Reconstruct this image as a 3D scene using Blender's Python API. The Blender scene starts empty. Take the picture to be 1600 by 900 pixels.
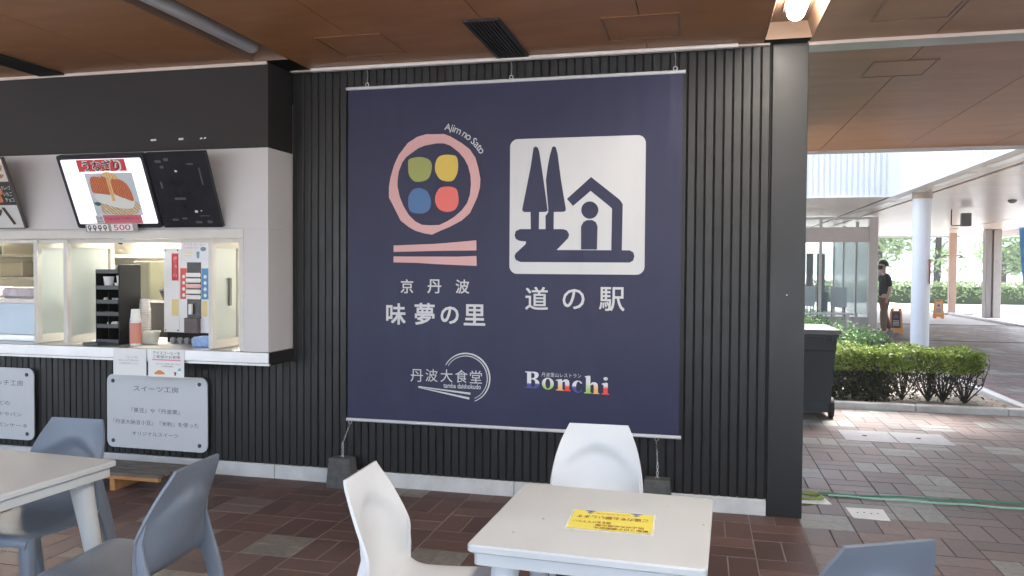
import bpy, bmesh, math, random
from mathutils import Vector, Matrix, Quaternion
from mathutils.geometry import tessellate_polygon
random.seed(7)
PI = math.pi
scene = bpy.context.scene
COL = scene.collection

# ------------------------------------------------------------------ camera
cam_d = bpy.data.cameras.new("camera")
cam_d.sensor_width = 36.0
cam_d.lens = 27.451
cam_d.clip_start = 0.05
cam_d.clip_end = 2000
cam = bpy.data.objects.new("camera", cam_d)
COL.objects.link(cam)
_y, _p, _r = math.radians(13.5396), math.radians(-1.3993), math.radians(0.36356)
_f = Vector((-math.sin(_y) * math.cos(_p), math.cos(_y) * math.cos(_p), math.sin(_p)))
_ri = Vector((math.cos(_y), math.sin(_y), 0))
_u = _ri.cross(_f)
_R, _U = _ri * math.cos(_r) + _u * math.sin(_r), _u * math.cos(_r) - _ri * math.sin(_r)
CAM = Vector((0, -5.0693, 1.53))
cam.matrix_world = Matrix(((_R.x, _U.x, -_f.x, CAM.x), (_R.y, _U.y, -_f.y, CAM.y), (_R.z, _U.z, -_f.z, CAM.z), (0, 0, 0, 1)))
scene.camera = cam

# ------------------------------------------------------------------ light
SUN_EL, SUN_AZ = math.radians(60), math.radians(24)      # azimuth clockwise from +y
world = bpy.data.worlds.new("World")
scene.world = world
world.use_nodes = True
nt = world.node_tree
bg = nt.nodes["Background"]
sky = nt.nodes.new("ShaderNodeTexSky")
sky.sky_type = 'NISHITA'
sky.sun_disc = False
sky.sun_elevation = SUN_EL
sky.sun_rotation = SUN_AZ
sky.air_density = 1.0
sky.dust_density = 4.0
sky.ozone_density = 1.0
hs = nt.nodes.new("ShaderNodeHueSaturation")              # overcast: the sky is nearly white
hs.inputs["Saturation"].default_value = 0.85
nt.links.new(sky.outputs[0], hs.inputs["Color"])
nt.links.new(hs.outputs[0], bg.inputs[0])
bg.inputs[1].default_value = 0.15
sun_d = bpy.data.lights.new("sun", 'SUN')
sun_d.energy = 1.2
sun_d.angle = math.radians(12)
sun_d.color = (1.0, 0.985, 0.965)
sun = bpy.data.objects.new("sun", sun_d)
COL.objects.link(sun)
_sd = Vector((math.sin(SUN_AZ) * math.cos(SUN_EL), math.cos(SUN_AZ) * math.cos(SUN_EL), math.sin(SUN_EL)))
sun.rotation_euler = _sd.to_track_quat('Z', 'Y').to_euler()
sun.location = _sd * 60

scene.view_settings.view_transform = 'Standard'
scene.view_settings.look = 'None'
scene.view_settings.exposure = 3.0
scene.view_settings.gamma = 1.0
scene.view_settings.use_curve_mapping = False
scene.render.engine = 'CYCLES'
scene.cycles.use_denoising = True
scene.cycles.max_bounces = 10
scene.cycles.diffuse_bounces = 6
scene.cycles.sample_clamp_indirect = 8

# ------------------------------------------------------------------ helpers
class MB:
    """collects shapes and links them as ONE mesh object"""
    def __init__(s):
        s.v, s.f, s.a = [], [], []
    def add(s, vs, fs, a=0.0):
        n = len(s.v)
        s.v += [tuple(v) for v in vs]
        for f in fs:
            s.f.append(tuple(i + n for i in f)); s.a.append(a)
        return s
    def box(s, x0, x1, y0, y1, z0, z1, b=0.0, a=0.0, M=None):
        if b <= 0:
            vs = [(x, y, z) for z in (z0, z1) for y in (y0, y1) for x in (x0, x1)]
            fs = [(0, 2, 3, 1), (4, 5, 7, 6), (0, 1, 5, 4), (2, 6, 7, 3), (0, 4, 6, 2), (1, 3, 7, 5)]
        else:                                             # chamfered on every edge
            vs, idx = [], {}
            for k, (x, sx) in enumerate(((x0, 1), (x1, -1))):
                for j, (y, sy) in enumerate(((y0, 1), (y1, -1))):
                    for i, (z, sz) in enumerate(((z0, 1), (z1, -1))):
                        idx[k, j, i, 0] = len(vs); vs.append((x, y + sy * b, z + sz * b))
                        idx[k, j, i, 1] = len(vs); vs.append((x + sx * b, y, z + sz * b))
                        idx[k, j, i, 2] = len(vs); vs.append((x + sx * b, y + sy * b, z))
            I = idx
            fs = []
            for k in (0, 1):
                q = [I[k, 0, 0, 0], I[k, 0, 1, 0], I[k, 1, 1, 0], I[k, 1, 0, 0]]
                fs.append(q if k == 0 else q[::-1])
                q = [I[0, k, 0, 1], I[1, k, 0, 1], I[1, k, 1, 1], I[0, k, 1, 1]]
                fs.append(q if k == 0 else q[::-1])
                q = [I[0, 0, k, 2], I[0, 1, k, 2], I[1, 1, k, 2], I[1, 0, k, 2]]
                fs.append(q if k == 0 else q[::-1])
            for j in (0, 1):
                for i in (0, 1):
                    fs.append([I[0, j, i, 1], I[1, j, i, 1], I[1, j, i, 2], I[0, j, i, 2]])
                    fs.append([I[j, 0, i, 0], I[j, 1, i, 0], I[j, 1, i, 2], I[j, 0, i, 2]])
                    fs.append([I[j, i, 0, 0], I[j, i, 1, 0], I[j, i, 1, 1], I[j, i, 0, 1]])
                    for k in (0, 1):
                        fs.append([I[k, j, i, 0], I[k, j, i, 1], I[k, j, i, 2]])
        if M is not None:
            vs = [M @ Vector(v) for v in vs]
        return s.add(vs, fs, a)
    def tube(s, pts, r, n=8, cap=True):
        pts = [Vector(p) for p in pts]
        rs = r if isinstance(r, (list, tuple)) else [r] * len(pts)
        rings = []
        up = None
        for i, p in enumerate(pts):
            d = (pts[min(i + 1, len(pts) - 1)] - pts[max(i - 1, 0)]).normalized()
            if up is None:
                up = d.orthogonal().normalized()
            up = (up - d * up.dot(d)).normalized()
            w = d.cross(up)
            rings.append([p + (up * math.cos(2 * PI * k / n) + w * math.sin(2 * PI * k / n)) * rs[i] for k in range(n)])
        return s.rings(rings, cap)
    def rings(s, rings, cap=True):
        n = len(rings[0])
        vs = [v for r in rings for v in r]
        fs = []
        for i in range(len(rings) - 1):
            for k in range(n):
                a, b = i * n + k, i * n + (k + 1) % n
                fs.append((a, b, b + n, a + n))
        if cap:
            fs.append(tuple(range(n))[::-1])
            fs.append(tuple((len(rings) - 1) * n + k for k in range(n)))
        return s.add(vs, fs)
    def lathe(s, prof, c=(0, 0, 0), n=20, cap=True):
        return s.rings([[(c[0] + r * math.cos(2 * PI * k / n), c[1] + r * math.sin(2 * PI * k / n), c[2] + z) for k in range(n)] for r, z in prof], cap)
    def loft(s, secs, n=12, e=2.6):
        """secs: (x, y, z, half width, half depth), horizontal superellipse sections"""
        rings = []
        for (x, y, z, a, b) in secs:
            r = []
            for k in range(n):
                t = 2 * PI * k / n
                ct, st = math.cos(t), math.sin(t)
                r.append((x + a * math.copysign(abs(ct) ** (2 / e), ct), y + b * math.copysign(abs(st) ** (2 / e), st), z))
            rings.append(r)
        return s.rings(rings)
    def sheet(s, fn, nu, nv, th=0.0):
        P = [[Vector(fn(i / nu, j / nv)) for i in range(nu + 1)] for j in range(nv + 1)]
        if not th:
            vs = [p for r in P for p in r]
            return s.add(vs, [(j * (nu + 1) + i, j * (nu + 1) + i + 1, (j + 1) * (nu + 1) + i + 1, (j + 1) * (nu + 1) + i) for j in range(nv) for i in range(nu)])
        N = []
        for j in range(nv + 1):
            r = []
            for i in range(nu + 1):
                du = P[j][min(i + 1, nu)] - P[j][max(i - 1, 0)]
                dv = P[min(j + 1, nv)][i] - P[max(j - 1, 0)][i]
                r.append(du.cross(dv).normalized())
            N.append(r)
        w = nu + 1
        top = [P[j][i] + N[j][i] * th / 2 for j in range(nv + 1) for i in range(w)]
        bot = [P[j][i] - N[j][i] * th / 2 for j in range(nv + 1) for i in range(w)]
        m = len(top)
        fs = []
        for j in range(nv):
            for i in range(nu):
                a, b, c, d = j * w + i, j * w + i + 1, (j + 1) * w + i + 1, (j + 1) * w + i
                fs += [(a, b, c, d), (d + m, c + m, b + m, a + m)]
        edge = [i for i in range(w)] + [j * w + nu for j in range(1, nv + 1)] + [nv * w + i for i in range(nu - 1, -1, -1)] + [j * w for j in range(nv - 1, 0, -1)]
        for k in range(len(edge)):
            a, b = edge[k], edge[(k + 1) % len(edge)]
            fs.append((b, a, a + m, b + m))
        return s.add(top + bot, fs)
    def build(s, name, mat, parent=None, smooth=False, attr=None):
        me = bpy.data.meshes.new(name)
        vs = s.v
        if parent is not None and parent.type == 'EMPTY' and parent.location.length > 0:
            inv = parent.matrix_basis.inverted()
            vs = [inv @ Vector(v) for v in vs]
        me.from_pydata(vs, [], s.f)
        if attr:
            at = me.attributes.new(attr, 'FLOAT', 'FACE')
            at.data.foreach_set("value", s.a)
        bm = bmesh.new(); bm.from_mesh(me)
        bmesh.ops.recalc_face_normals(bm, faces=bm.faces)
        bm.to_mesh(me); bm.free()
        if smooth:
            for p in me.polygons: p.use_smooth = True
            me.set_sharp_from_angle(angle=math.radians(42 if smooth is True else smooth))
        me.materials.append(mat)
        o = bpy.data.objects.new(name, me)
        COL.objects.link(o)
        if parent is not None:
            o.parent = parent
        return o

def tag(o, label=None, cat=None, group=None, kind=None):
    if label: o["label"] = label
    if cat: o["category"] = cat
    if group: o["group"] = group
    if kind: o["kind"] = kind
    return o

def thing(name, label, cat, loc=(0, 0, 0), group=None):
    o = bpy.data.objects.new(name, None)
    o.empty_display_size = 0.1
    COL.objects.link(o)
    o.location = loc
    return tag(o, label, cat, group)

def dup(root, label, loc=None, rz=None, group=None):
    r = root.copy(); COL.objects.link(r)
    if loc is not None: r.location = loc
    if rz is not None: r.rotation_euler = (0, 0, rz)
    r["label"] = label
    if group: r["group"] = group
    for ch in root.children:
        c = ch.copy(); COL.objects.link(c); c.parent = r
        for g in ch.children:
            d = g.copy(); COL.objects.link(d); d.parent = c
    return r

class Frame:
    """a flat place: origin, u to the right, v up; n points at the viewer"""
    def __init__(s, o, u, v):
        s.o, s.u, s.v = Vector(o), Vector(u).normalized(), Vector(v).normalized()
        s.n = s.u.cross(s.v)
    def p(s, a, b, c=0.0):
        return s.o + s.u * a + s.v * b + s.n * c

def XZ(y):
    return Frame((0, y, 0), (1, 0, 0), (0, 0, 1))

def flat(mb, fr, loops, c):
    """a flat printed shape; further loops are holes"""
    ls = [[Vector((x, y, 0)) for x, y in l] for l in loops]
    pts = [p for l in ls for p in l]
    tris = tessellate_polygon(ls)
    return mb.add([fr.p(p.x, p.y, c) for p in pts], tris)

def rect(mb, fr, x0, x1, y0, y1, c):
    return flat(mb, fr, [[(x0, y0), (x1, y0), (x1, y1), (x0, y1)]], c)

def rrect(x0, x1, y0, y1, r, n=6):
    out = []
    for cx, cy, a in ((x1 - r, y0 + r, -90), (x1 - r, y1 - r, 0), (x0 + r, y1 - r, 90), (x0 + r, y0 + r, 180)):
        for k in range(n + 1):
            t = math.radians(a + 90 * k / n)
            out.append((cx + r * math.cos(t), cy + r * math.sin(t)))
    return out

def ell(cx, cy, rx, ry, n=28, a0=0, a1=360):
    full = a1 - a0 >= 360
    m = n if full else n + 1
    return [(cx + rx * math.cos(math.radians(a0 + (a1 - a0) * k / n)), cy + ry * math.sin(math.radians(a0 + (a1 - a0) * k / n))) for k in range(m)]

def smooth_loop(pts, k=4):
    n = len(pts); out = []
    for i in range(n):
        p0, p1, p2, p3 = (Vector(pts[(i + d) % n]) for d in (-1, 0, 1, 2))
        for j in range(k):
            t = j / k
            q = 0.5 * ((2 * p1) + (p2 - p0) * t + (2 * p0 - 5 * p1 + 4 * p2 - p3) * t * t + (3 * p1 - p0 - 3 * p2 + p3) * t ** 3)
            out.append((q.x, q.y))
    return out

def text(mb, fr, body, cx, cy, h, c, width=None, bold=0.0, spacing=1.0, rot=0.0, slant=0.0):
    """lettering centred on (cx, cy); h = height of a full character"""
    cu = bpy.data.curves.new("t", 'FONT')
    cu.body = body; cu.size = 1.0; cu.resolution_u = 3; cu.space_character = spacing; cu.shear = slant
    ob = bpy.data.objects.new("t", cu); COL.objects.link(ob)
    bpy.context.view_layer.update()
    me = bpy.data.meshes.new_from_object(ob.evaluated_get(bpy.context.evaluated_depsgraph_get()))
    xs = [v.co.x for v in me.vertices]; ys = [v.co.y for v in me.vertices]
    if xs:
        mx, my = (min(xs) + max(xs)) / 2, (min(ys) + max(ys)) / 2
        sy = h / (max(ys) - min(ys))
        sx = width / (max(xs) - min(xs)) if width else sy
        cr, sr = math.cos(rot), math.sin(rot)
        k = max(0, bold) * h * .5                         # heavier strokes: the glyph laid down again, a hair aside
        for n, (ox, oy) in enumerate(((-k, -k), (k, -k), (-k, k), (k, k)) if k > 0 else ((0, 0),)):
            vs = []
            for v in me.vertices:
                a, b = (v.co.x - mx) * sx + ox, (v.co.y - my) * sy + oy
                vs.append(fr.p(cx + a * cr - b * sr, cy + a * sr + b * cr, c + n * .00012))
            mb.add(vs, [tuple(p.vertices) for p in me.polygons])
    bpy.data.objects.remove(ob); bpy.data.curves.remove(cu); bpy.data.meshes.remove(me)
    return mb

# ------------------------------------------------------------------ materials
_M = {}
def mat(name, color, rough=0.5, metal=0.0, var=0.0, vscale=6.0, bump=0.0, bscale=60.0, rvar=0.0, spec=0.5, emit=0.0, stretch=None, coat=0.0, drape=0.0):
    if name in _M: return _M[name]
    m = bpy.data.materials.new(name); m.use_nodes = True
    t = m.node_tree; b = t.nodes["Principled BSDF"]
    b.inputs["Base Color"].default_value = (*color, 1)
    b.inputs["Roughness"].default_value = rough
    b.inputs["Metallic"].default_value = metal
    b.inputs["Specular IOR Level"].default_value = spec
    b.inputs["Coat Weight"].default_value = coat
    if emit:
        b.inputs["Emission Color"].default_value = (*color, 1)
        b.inputs["Emission Strength"].default_value = emit
    if var or bump or rvar:
        tc = t.nodes.new("ShaderNodeTexCoord"); mp = t.nodes.new("ShaderNodeMapping")
        if stretch: mp.inputs["Scale"].default_value = stretch
        t.links.new(tc.outputs["Object"], mp.inputs["Vector"])
    if var or rvar:
        n = t.nodes.new("ShaderNodeTexNoise"); n.inputs["Scale"].default_value = vscale; n.inputs["Detail"].default_value = 6; n.inputs["Roughness"].default_value = 0.62
        t.links.new(mp.outputs[0], n.inputs["Vector"])
    if var:
        r = t.nodes.new("ShaderNodeValToRGB")
        r.color_ramp.elements[0].position = 0.3; r.color_ramp.elements[1].position = 0.72
        r.color_ramp.elements[0].color = (*[c * (1 - var) for c in color], 1)
        r.color_ramp.elements[1].color = (*[min(1, c * (1 + var)) for c in color], 1)
        t.links.new(n.outputs["Fac"], r.inputs[0]); t.links.new(r.outputs[0], b.inputs["Base Color"])
    if rvar:
        q = t.nodes.new("ShaderNodeMapRange"); q.inputs["From Min"].default_value = 0.3; q.inputs["From Max"].default_value = 0.7
        q.inputs["To Min"].default_value = max(0.02, rough - rvar); q.inputs["To Max"].default_value = min(1, rough + rvar)
        t.links.new(n.outputs["Fac"], q.inputs["Value"]); t.links.new(q.outputs[0], b.inputs["Roughness"])
    if bump:
        n2 = t.nodes.new("ShaderNodeTexNoise"); n2.inputs["Scale"].default_value = bscale; n2.inputs["Detail"].default_value = 5
        t.links.new(mp.outputs[0], n2.inputs["Vector"])
        bp = t.nodes.new("ShaderNodeBump"); bp.inputs["Strength"].default_value = bump; bp.inputs["Distance"].default_value = 0.01
        t.links.new(n2.outputs["Fac"], bp.inputs["Height"]); t.links.new(bp.outputs[0], b.inputs["Normal"])
    if drape:                                              # soft hanging folds of cloth
        tg = t.nodes.new("ShaderNodeTexCoord"); mg = t.nodes.new("ShaderNodeMapping"); mg.inputs["Scale"].default_value = (2.4, 1, .55)
        ng = t.nodes.new("ShaderNodeTexNoise"); ng.inputs["Scale"].default_value = 1.3; ng.inputs["Detail"].default_value = 2.5
        bg_ = t.nodes.new("ShaderNodeBump"); bg_.inputs["Strength"].default_value = drape; bg_.inputs["Distance"].default_value = 0.06
        t.links.new(tg.outputs["Object"], mg.inputs[0]); t.links.new(mg.outputs[0], ng.inputs["Vector"]); t.links.new(ng.outputs["Fac"], bg_.inputs["Height"])
        if bump: t.links.new(bp.outputs[0], bg_.inputs["Normal"])
        t.links.new(bg_.outputs[0], b.inputs["Normal"])
    _M[name] = m
    return m

def glass(name, color, rough=0.02, alpha=0.25):
    """a thin pane: mostly see-through, with a surface reflection"""
    if name in _M: return _M[name]
    m = bpy.data.materials.new(name); m.use_nodes = True
    t = m.node_tree; b = t.nodes["Principled BSDF"]
    b.inputs["Base Color"].default_value = (*color, 1); b.inputs["Roughness"].default_value = rough
    tr = t.nodes.new("ShaderNodeBsdfTransparent"); tr.inputs[0].default_value = (0.93, 0.95, 0.94, 1)
    fr = t.nodes.new("ShaderNodeFresnel"); fr.inputs[0].default_value = 1.45
    ad = t.nodes.new("ShaderNodeMath"); ad.operation = 'ADD'; ad.use_clamp = True; ad.inputs[1].default_value = alpha
    mx = t.nodes.new("ShaderNodeMixShader")
    t.links.new(fr.outputs[0], ad.inputs[0]); t.links.new(ad.outputs[0], mx.inputs[0])
    t.links.new(tr.outputs[0], mx.inputs[1]); t.links.new(b.outputs[0], mx.inputs[2])
    t.links.new(mx.outputs[0], t.nodes["Material Output"].inputs[0])
    _M[name] = m
    return m

def ramp_mat(name, stops, rough, attr="rnd", noise=0.36, nscale=24, bump=0.3, bscale=120):
    """colour picked by the face attribute, broken up by noise"""
    m = bpy.data.materials.new(name); m.use_nodes = True
    t = m.node_tree; b = t.nodes["Principled BSDF"]
    at = t.nodes.new("ShaderNodeAttribute"); at.attribute_name = attr
    r = t.nodes.new("ShaderNodeValToRGB"); r.color_ramp.interpolation = 'LINEAR'
    while len(r.color_ramp.elements) < len(stops): r.color_ramp.elements.new(0.5)
    for e, (p, c) in zip(r.color_ramp.elements, stops): e.position = p; e.color = (*c, 1)
    t.links.new(at.outputs["Fac"], r.inputs[0])
    geo = t.nodes.new("ShaderNodeNewGeometry")
    n = t.nodes.new("ShaderNodeTexNoise"); n.inputs["Scale"].default_value = nscale; n.inputs["Detail"].default_value = 7
    n3 = t.nodes.new("ShaderNodeTexNoise"); n3.inputs["Scale"].default_value = 1.3; n3.inputs["Detail"].default_value = 4
    t.links.new(geo.outputs["Position"], n.inputs["Vector"]); t.links.new(geo.outputs["Position"], n3.inputs["Vector"])
    mu = t.nodes.new("ShaderNodeMath"); mu.operation = 'ADD'
    t.links.new(n.outputs["Fac"], mu.inputs[0]); t.links.new(n3.outputs["Fac"], mu.inputs[1])
    mr = t.nodes.new("ShaderNodeMapRange"); mr.inputs["From Min"].default_value = 0.7; mr.inputs["From Max"].default_value = 1.3
    mr.inputs["To Min"].default_value = 1 - noise; mr.inputs["To Max"].default_value = 1 + noise
    t.links.new(mu.outputs[0], mr.inputs["Value"])
    vm = t.nodes.new("ShaderNodeVectorMath"); vm.operation = 'SCALE'
    t.links.new(r.outputs[0], vm.inputs[0]); t.links.new(mr.outputs[0], vm.inputs["Scale"])
    t.links.new(vm.outputs[0], b.inputs["Base Color"])
    rr = t.nodes.new("ShaderNodeMapRange"); rr.inputs["From Min"].default_value = 0.7; rr.inputs["From Max"].default_value = 1.3
    rr.inputs["To Min"].default_value = rough - 0.12; rr.inputs["To Max"].default_value = rough + 0.12
    t.links.new(mu.outputs[0], rr.inputs["Value"]); t.links.new(rr.outputs[0], b.inputs["Roughness"])
    n2 = t.nodes.new("ShaderNodeTexNoise"); n2.inputs["Scale"].default_value = bscale; n2.inputs["Detail"].default_value = 4
    t.links.new(geo.outputs["Position"], n2.inputs["Vector"])
    bp = t.nodes.new("ShaderNodeBump"); bp.inputs["Strength"].default_value = bump; bp.inputs["Distance"].default_value = 0.004
    t.links.new(n2.outputs["Fac"], bp.inputs["Height"]); t.links.new(bp.outputs[0], b.inputs["Normal"])
    return m

def wood_mat(name, dark, light, rough, scale=(1.2, 14, 14), bumps=0.08):
    m = bpy.data.materials.new(name); m.use_nodes = True
    t = m.node_tree; b = t.nodes["Principled BSDF"]
    geo = t.nodes.new("ShaderNodeNewGeometry"); mp = t.nodes.new("ShaderNodeMapping"); mp.inputs["Scale"].default_value = scale
    oi = t.nodes.new("ShaderNodeObjectInfo")
    va = t.nodes.new("ShaderNodeVectorMath"); va.operation = 'SCALE'
    cb = t.nodes.new("ShaderNodeCombineXYZ")
    t.links.new(oi.outputs["Random"], cb.inputs[0]); t.links.new(oi.outputs["Random"], cb.inputs[1])
    t.links.new(cb.outputs[0], va.inputs[0]); va.inputs["Scale"].default_value = 37
    ad = t.nodes.new("ShaderNodeVectorMath"); ad.operation = 'ADD'
    t.links.new(geo.outputs["Position"], mp.inputs["Vector"]); t.links.new(mp.outputs[0], ad.inputs[0]); t.links.new(va.outputs[0], ad.inputs[1])
    n = t.nodes.new("ShaderNodeTexNoise"); n.inputs["Scale"].default_value = 1.6; n.inputs["Detail"].default_value = 8; n.inputs["Distortion"].default_value = 0.9
    t.links.new(ad.outputs[0], n.inputs["Vector"])
    r = t.nodes.new("ShaderNodeValToRGB"); r.color_ramp.elements[0].position = 0.3; r.color_ramp.elements[1].position = 0.75
    r.color_ramp.elements[0].color = (*dark, 1); r.color_ramp.elements[1].color = (*light, 1)
    t.links.new(n.outputs["Fac"], r.inputs[0]); t.links.new(r.outputs[0], b.inputs["Base Color"])
    b.inputs["Roughness"].default_value = rough
    bp = t.nodes.new("ShaderNodeBump"); bp.inputs["Strength"].default_value = bumps; bp.inputs["Distance"].default_value = 0.003
    t.links.new(n.outputs["Fac"], bp.inputs["Height"]); t.links.new(bp.outputs[0], b.inputs["Normal"])
    return m

def leaf_mat(name, dark, light):
    m = bpy.data.materials.new(name); m.use_nodes = True
    t = m.node_tree; b = t.nodes["Principled BSDF"]
    at = t.nodes.new("ShaderNodeAttribute"); at.attribute_name = "rnd"
    r = t.nodes.new("ShaderNodeValToRGB"); r.color_ramp.elements[0].color = (*dark, 1); r.color_ramp.elements[1].color = (*light, 1)
    t.links.new(at.outputs["Fac"], r.inputs[0]); t.links.new(r.outputs[0], b.inputs["Base Color"])
    b.inputs["Roughness"].default_value = 0.5
    tl = t.nodes.new("ShaderNodeBsdfTranslucent"); t.links.new(r.outputs[0], tl.inputs[0])
    mx = t.nodes.new("ShaderNodeMixShader"); mx.inputs[0].default_value = 0.35
    t.links.new(b.outputs[0], mx.inputs[1]); t.links.new(tl.outputs[0], mx.inputs[2])
    t.links.new(mx.outputs[0], t.nodes["Material Output"].inputs[0])
    return m

batten_m = mat("dark_batten", (0.0082, 0.0074, 0.0076), 0.42, var=0.2, vscale=3, rvar=0.1)
dark_m = mat("dark_backing", (0.006, 0.006, 0.006), 0.8)
steel_m = mat("dark_steel", (0.0125, 0.0125, 0.0135), 0.38, var=0.15, vscale=2, rvar=0.1)
conc_m = mat("plinth_concrete", (0.56, 0.56, 0.55), 0.8, var=0.14, vscale=7, bump=0.25, bscale=40)
wpanel_m = mat("white_panel", (0.57, 0.545, 0.54), 0.45, var=0.03, vscale=1.5)
fascia_m = mat("dark_fascia", (0.0110, 0.0072, 0.0066), 0.6, var=0.1, vscale=2)
inox_m = mat("stainless", (0.56, 0.56, 0.56), 0.34, metal=1.0, var=.16, rvar=0.08, vscale=2.2)
cream_m = mat("cream_frame", (0.60, 0.575, 0.53), 0.45, var=0.05)
alu_m = mat("aluminium", (0.72, 0.72, 0.72), 0.28, metal=1.0, rvar=0.08, vscale=20)
wire_m = mat("wire", (0.6, 0.6, 0.6), 0.35, metal=1.0)
navy_m = mat("banner_navy", (0.0150, 0.0165, 0.056), 0.55, var=0.06, vscale=2.2, bump=0.06, bscale=500, drape=.5)
white_print = mat("white_print", (0.565, 0.57, 0.58), 0.6, drape=.5)
white_plastic = mat("white_plastic", (0.58, 0.595, 0.605), 0.36, var=0.015, vscale=3, rvar=0.07)
blue_plastic = mat("blue_grey_plastic", (0.145, 0.172, 0.213), 0.38, var=0.05, vscale=3, rvar=0.08)
table_m = mat("table_white", (0.49, 0.51, 0.515), 0.42, var=0.05, vscale=4, rvar=0.08)
black_m = mat("black_plastic", (0.006, 0.006, 0.0065), 0.55, spec=.3)
paper_m = mat("paper", (0.80, 0.80, 0.78), 0.75)
ink_m = mat("ink", (0.03, 0.03, 0.035), 0.7)
ceil_m = wood_mat("ceiling_wood", (0.285, 0.118, 0.038), (0.38, 0.168, 0.056), 0.40, scale=(0.9, 3.2, 3.2), bumps=0.0)
soffit_m = wood_mat("soffit_wood", (0.60, 0.475, 0.375), (0.70, 0.57, 0.46), 0.30, scale=(0.7, 3, 3), bumps=0.02)
trim_m = mat("ceiling_trim", (0.62, 0.52, 0.45), 0.45)

# ------------------------------------------------------------------ the setting: ground, floor, pavement
CEIL = 2.923
g = MB(); g.box(-400, 400, -150, 700, -0.5, -0.03)
tag(g.build("ground", mat("lot_asphalt", (0.46, 0.455, 0.44), 0.9, var=0.12, vscale=0.4, bump=0.2, bscale=8)), "pale sunlit car park ground beyond the shelter", "ground", kind="structure")

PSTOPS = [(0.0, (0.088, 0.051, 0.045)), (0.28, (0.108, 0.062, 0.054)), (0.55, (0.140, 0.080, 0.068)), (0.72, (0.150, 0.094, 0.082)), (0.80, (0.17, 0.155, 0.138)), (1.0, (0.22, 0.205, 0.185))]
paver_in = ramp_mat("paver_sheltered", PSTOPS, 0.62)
paver_out = ramp_mat("paver_outside", [(p, (min(1, c[0] * .95 + .045), min(1, c[1] * 1.0 + .052), min(1, c[2] * 1.0 + .052))) for p, c in PSTOPS], 0.55)  # paler outdoor copy: brighter daylight and wear put into the colour
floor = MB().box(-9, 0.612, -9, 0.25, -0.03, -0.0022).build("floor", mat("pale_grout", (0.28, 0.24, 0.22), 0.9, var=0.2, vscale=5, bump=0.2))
tag(floor, "sheltered terrace floor of dark red brown pavers with pale joints", "floor", kind="structure")
pv = MB(); pv.box(0.612, 16, -9, 4.2, -0.03, -0.004); pv.box(3.5, 16, 4.2, 20, -0.03, -0.004)
pave = pv.build("pavement", mat("dark_grout", (0.045, 0.04, 0.038), 0.9, var=0.2))
tag(pave, "open walkway pavement of greyish brown pavers with dark joints", "pavement", kind="structure")

def module_shade(i, j):
    r = random.Random(i * 7919 + j * 104729)
    return r.random() < (0.10 if i < 2 else 0.17), r
cands = []
def in_frame(x, y):
    d = Vector((x, y, 0)) - CAM
    w = d.dot(_f)
    if w < 0.5: return None
    px, py = d.dot(_R) / w * 1220, d.dot(_U) / w * 1220
    return (w if abs(px) < 830 and abs(py) < 470 else None)
for i in range(-24, 42):
    for j in range(-15, 66):
        x0, y0 = 0.009 + 0.3 * i, -0.17 + 0.3 * j
        inside = x0 < 0.6
        if inside and (y0 > 0.1 or x0 < -7): continue
        if not inside and y0 > 4.1 and x0 < 3.5: continue
        if y0 < -4.2: continue
        grey, r = module_shade(i, j)
        if (x0 < -2.2 and -0.6 < y0 < 0 and i % 5 == 0): grey = False
        for k in range(2):
            if (i + j) % 2 == 0: x1, y1, lx, ly = x0 + .15, y0 + .075 + .15 * k, .3, .15
            else: x1, y1, lx, ly = x0 + .075 + .15 * k, y0 + .15, .15, .3
            sh = (0.82 + 0.18 * r.random()) if grey else 0.72 * r.random()
            w = in_frame(x1, y1)
            cands.append((w if w else 99 + abs(x1), x1, y1, lx, ly, sh, inside, r.random(), w is not None))
cands.sort(key=lambda c: c[0])
hidden_x = lambda c: (c[1] < 0.6 and c[2] > -0.1)
pmesh = {}
def paver_obj(c):
    w, x1, y1, lx, ly, sh, inside, q, _ = c
    key = (lx > ly, inside, int(sh * 9.99))
    if key not in pmesh:
        gp = 0.0028
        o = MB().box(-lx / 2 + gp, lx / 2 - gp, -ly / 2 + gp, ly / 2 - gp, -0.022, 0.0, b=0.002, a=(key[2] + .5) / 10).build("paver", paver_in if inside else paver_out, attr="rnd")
        pmesh[key] = o.data
    else:
        o = bpy.data.objects.new("paver", pmesh[key]); COL.objects.link(o)
    o.location = (x1, y1, (q - .5) * 0.0016)
    o.rotation_euler = ((q - .5) * 0.004, (q * 7 % 1 - .5) * 0.004, (q * 3 % 1 - .5) * 0.006)
    o.parent = floor if inside else pave
vis = [c for c in cands if c[8] and not hidden_x(c)]
for c in vis[:300]: paver_obj(c)
rest = set(id(c) for c in vis[:300])
fi, fo = MB(), MB()
for c in cands:
    if id(c) in rest: continue
    w, x1, y1, lx, ly, sh, inside, q, _ = c
    gp = 0.0028; z = (q - .5) * 0.002
    x, X, y, Y = x1 - lx / 2 + gp, x1 + lx / 2 - gp, y1 - ly / 2 + gp, y1 + ly / 2 - gp
    b = fi if inside else fo
    b.add([(x, y, z), (X, y, z + .0006), (X, Y, z), (x, Y, z), (x, y, -.02), (X, y, -.02), (X, Y, -.02), (x, Y, -.02)],
          [(0, 1, 2, 3), (4, 5, 1, 0), (5, 6, 2, 1), (6, 7, 3, 2), (7, 4, 0, 3)], sh)
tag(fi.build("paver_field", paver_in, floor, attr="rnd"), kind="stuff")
tag(fo.build("paver_field", paver_out, pave, attr="rnd"), kind="stuff")
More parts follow.
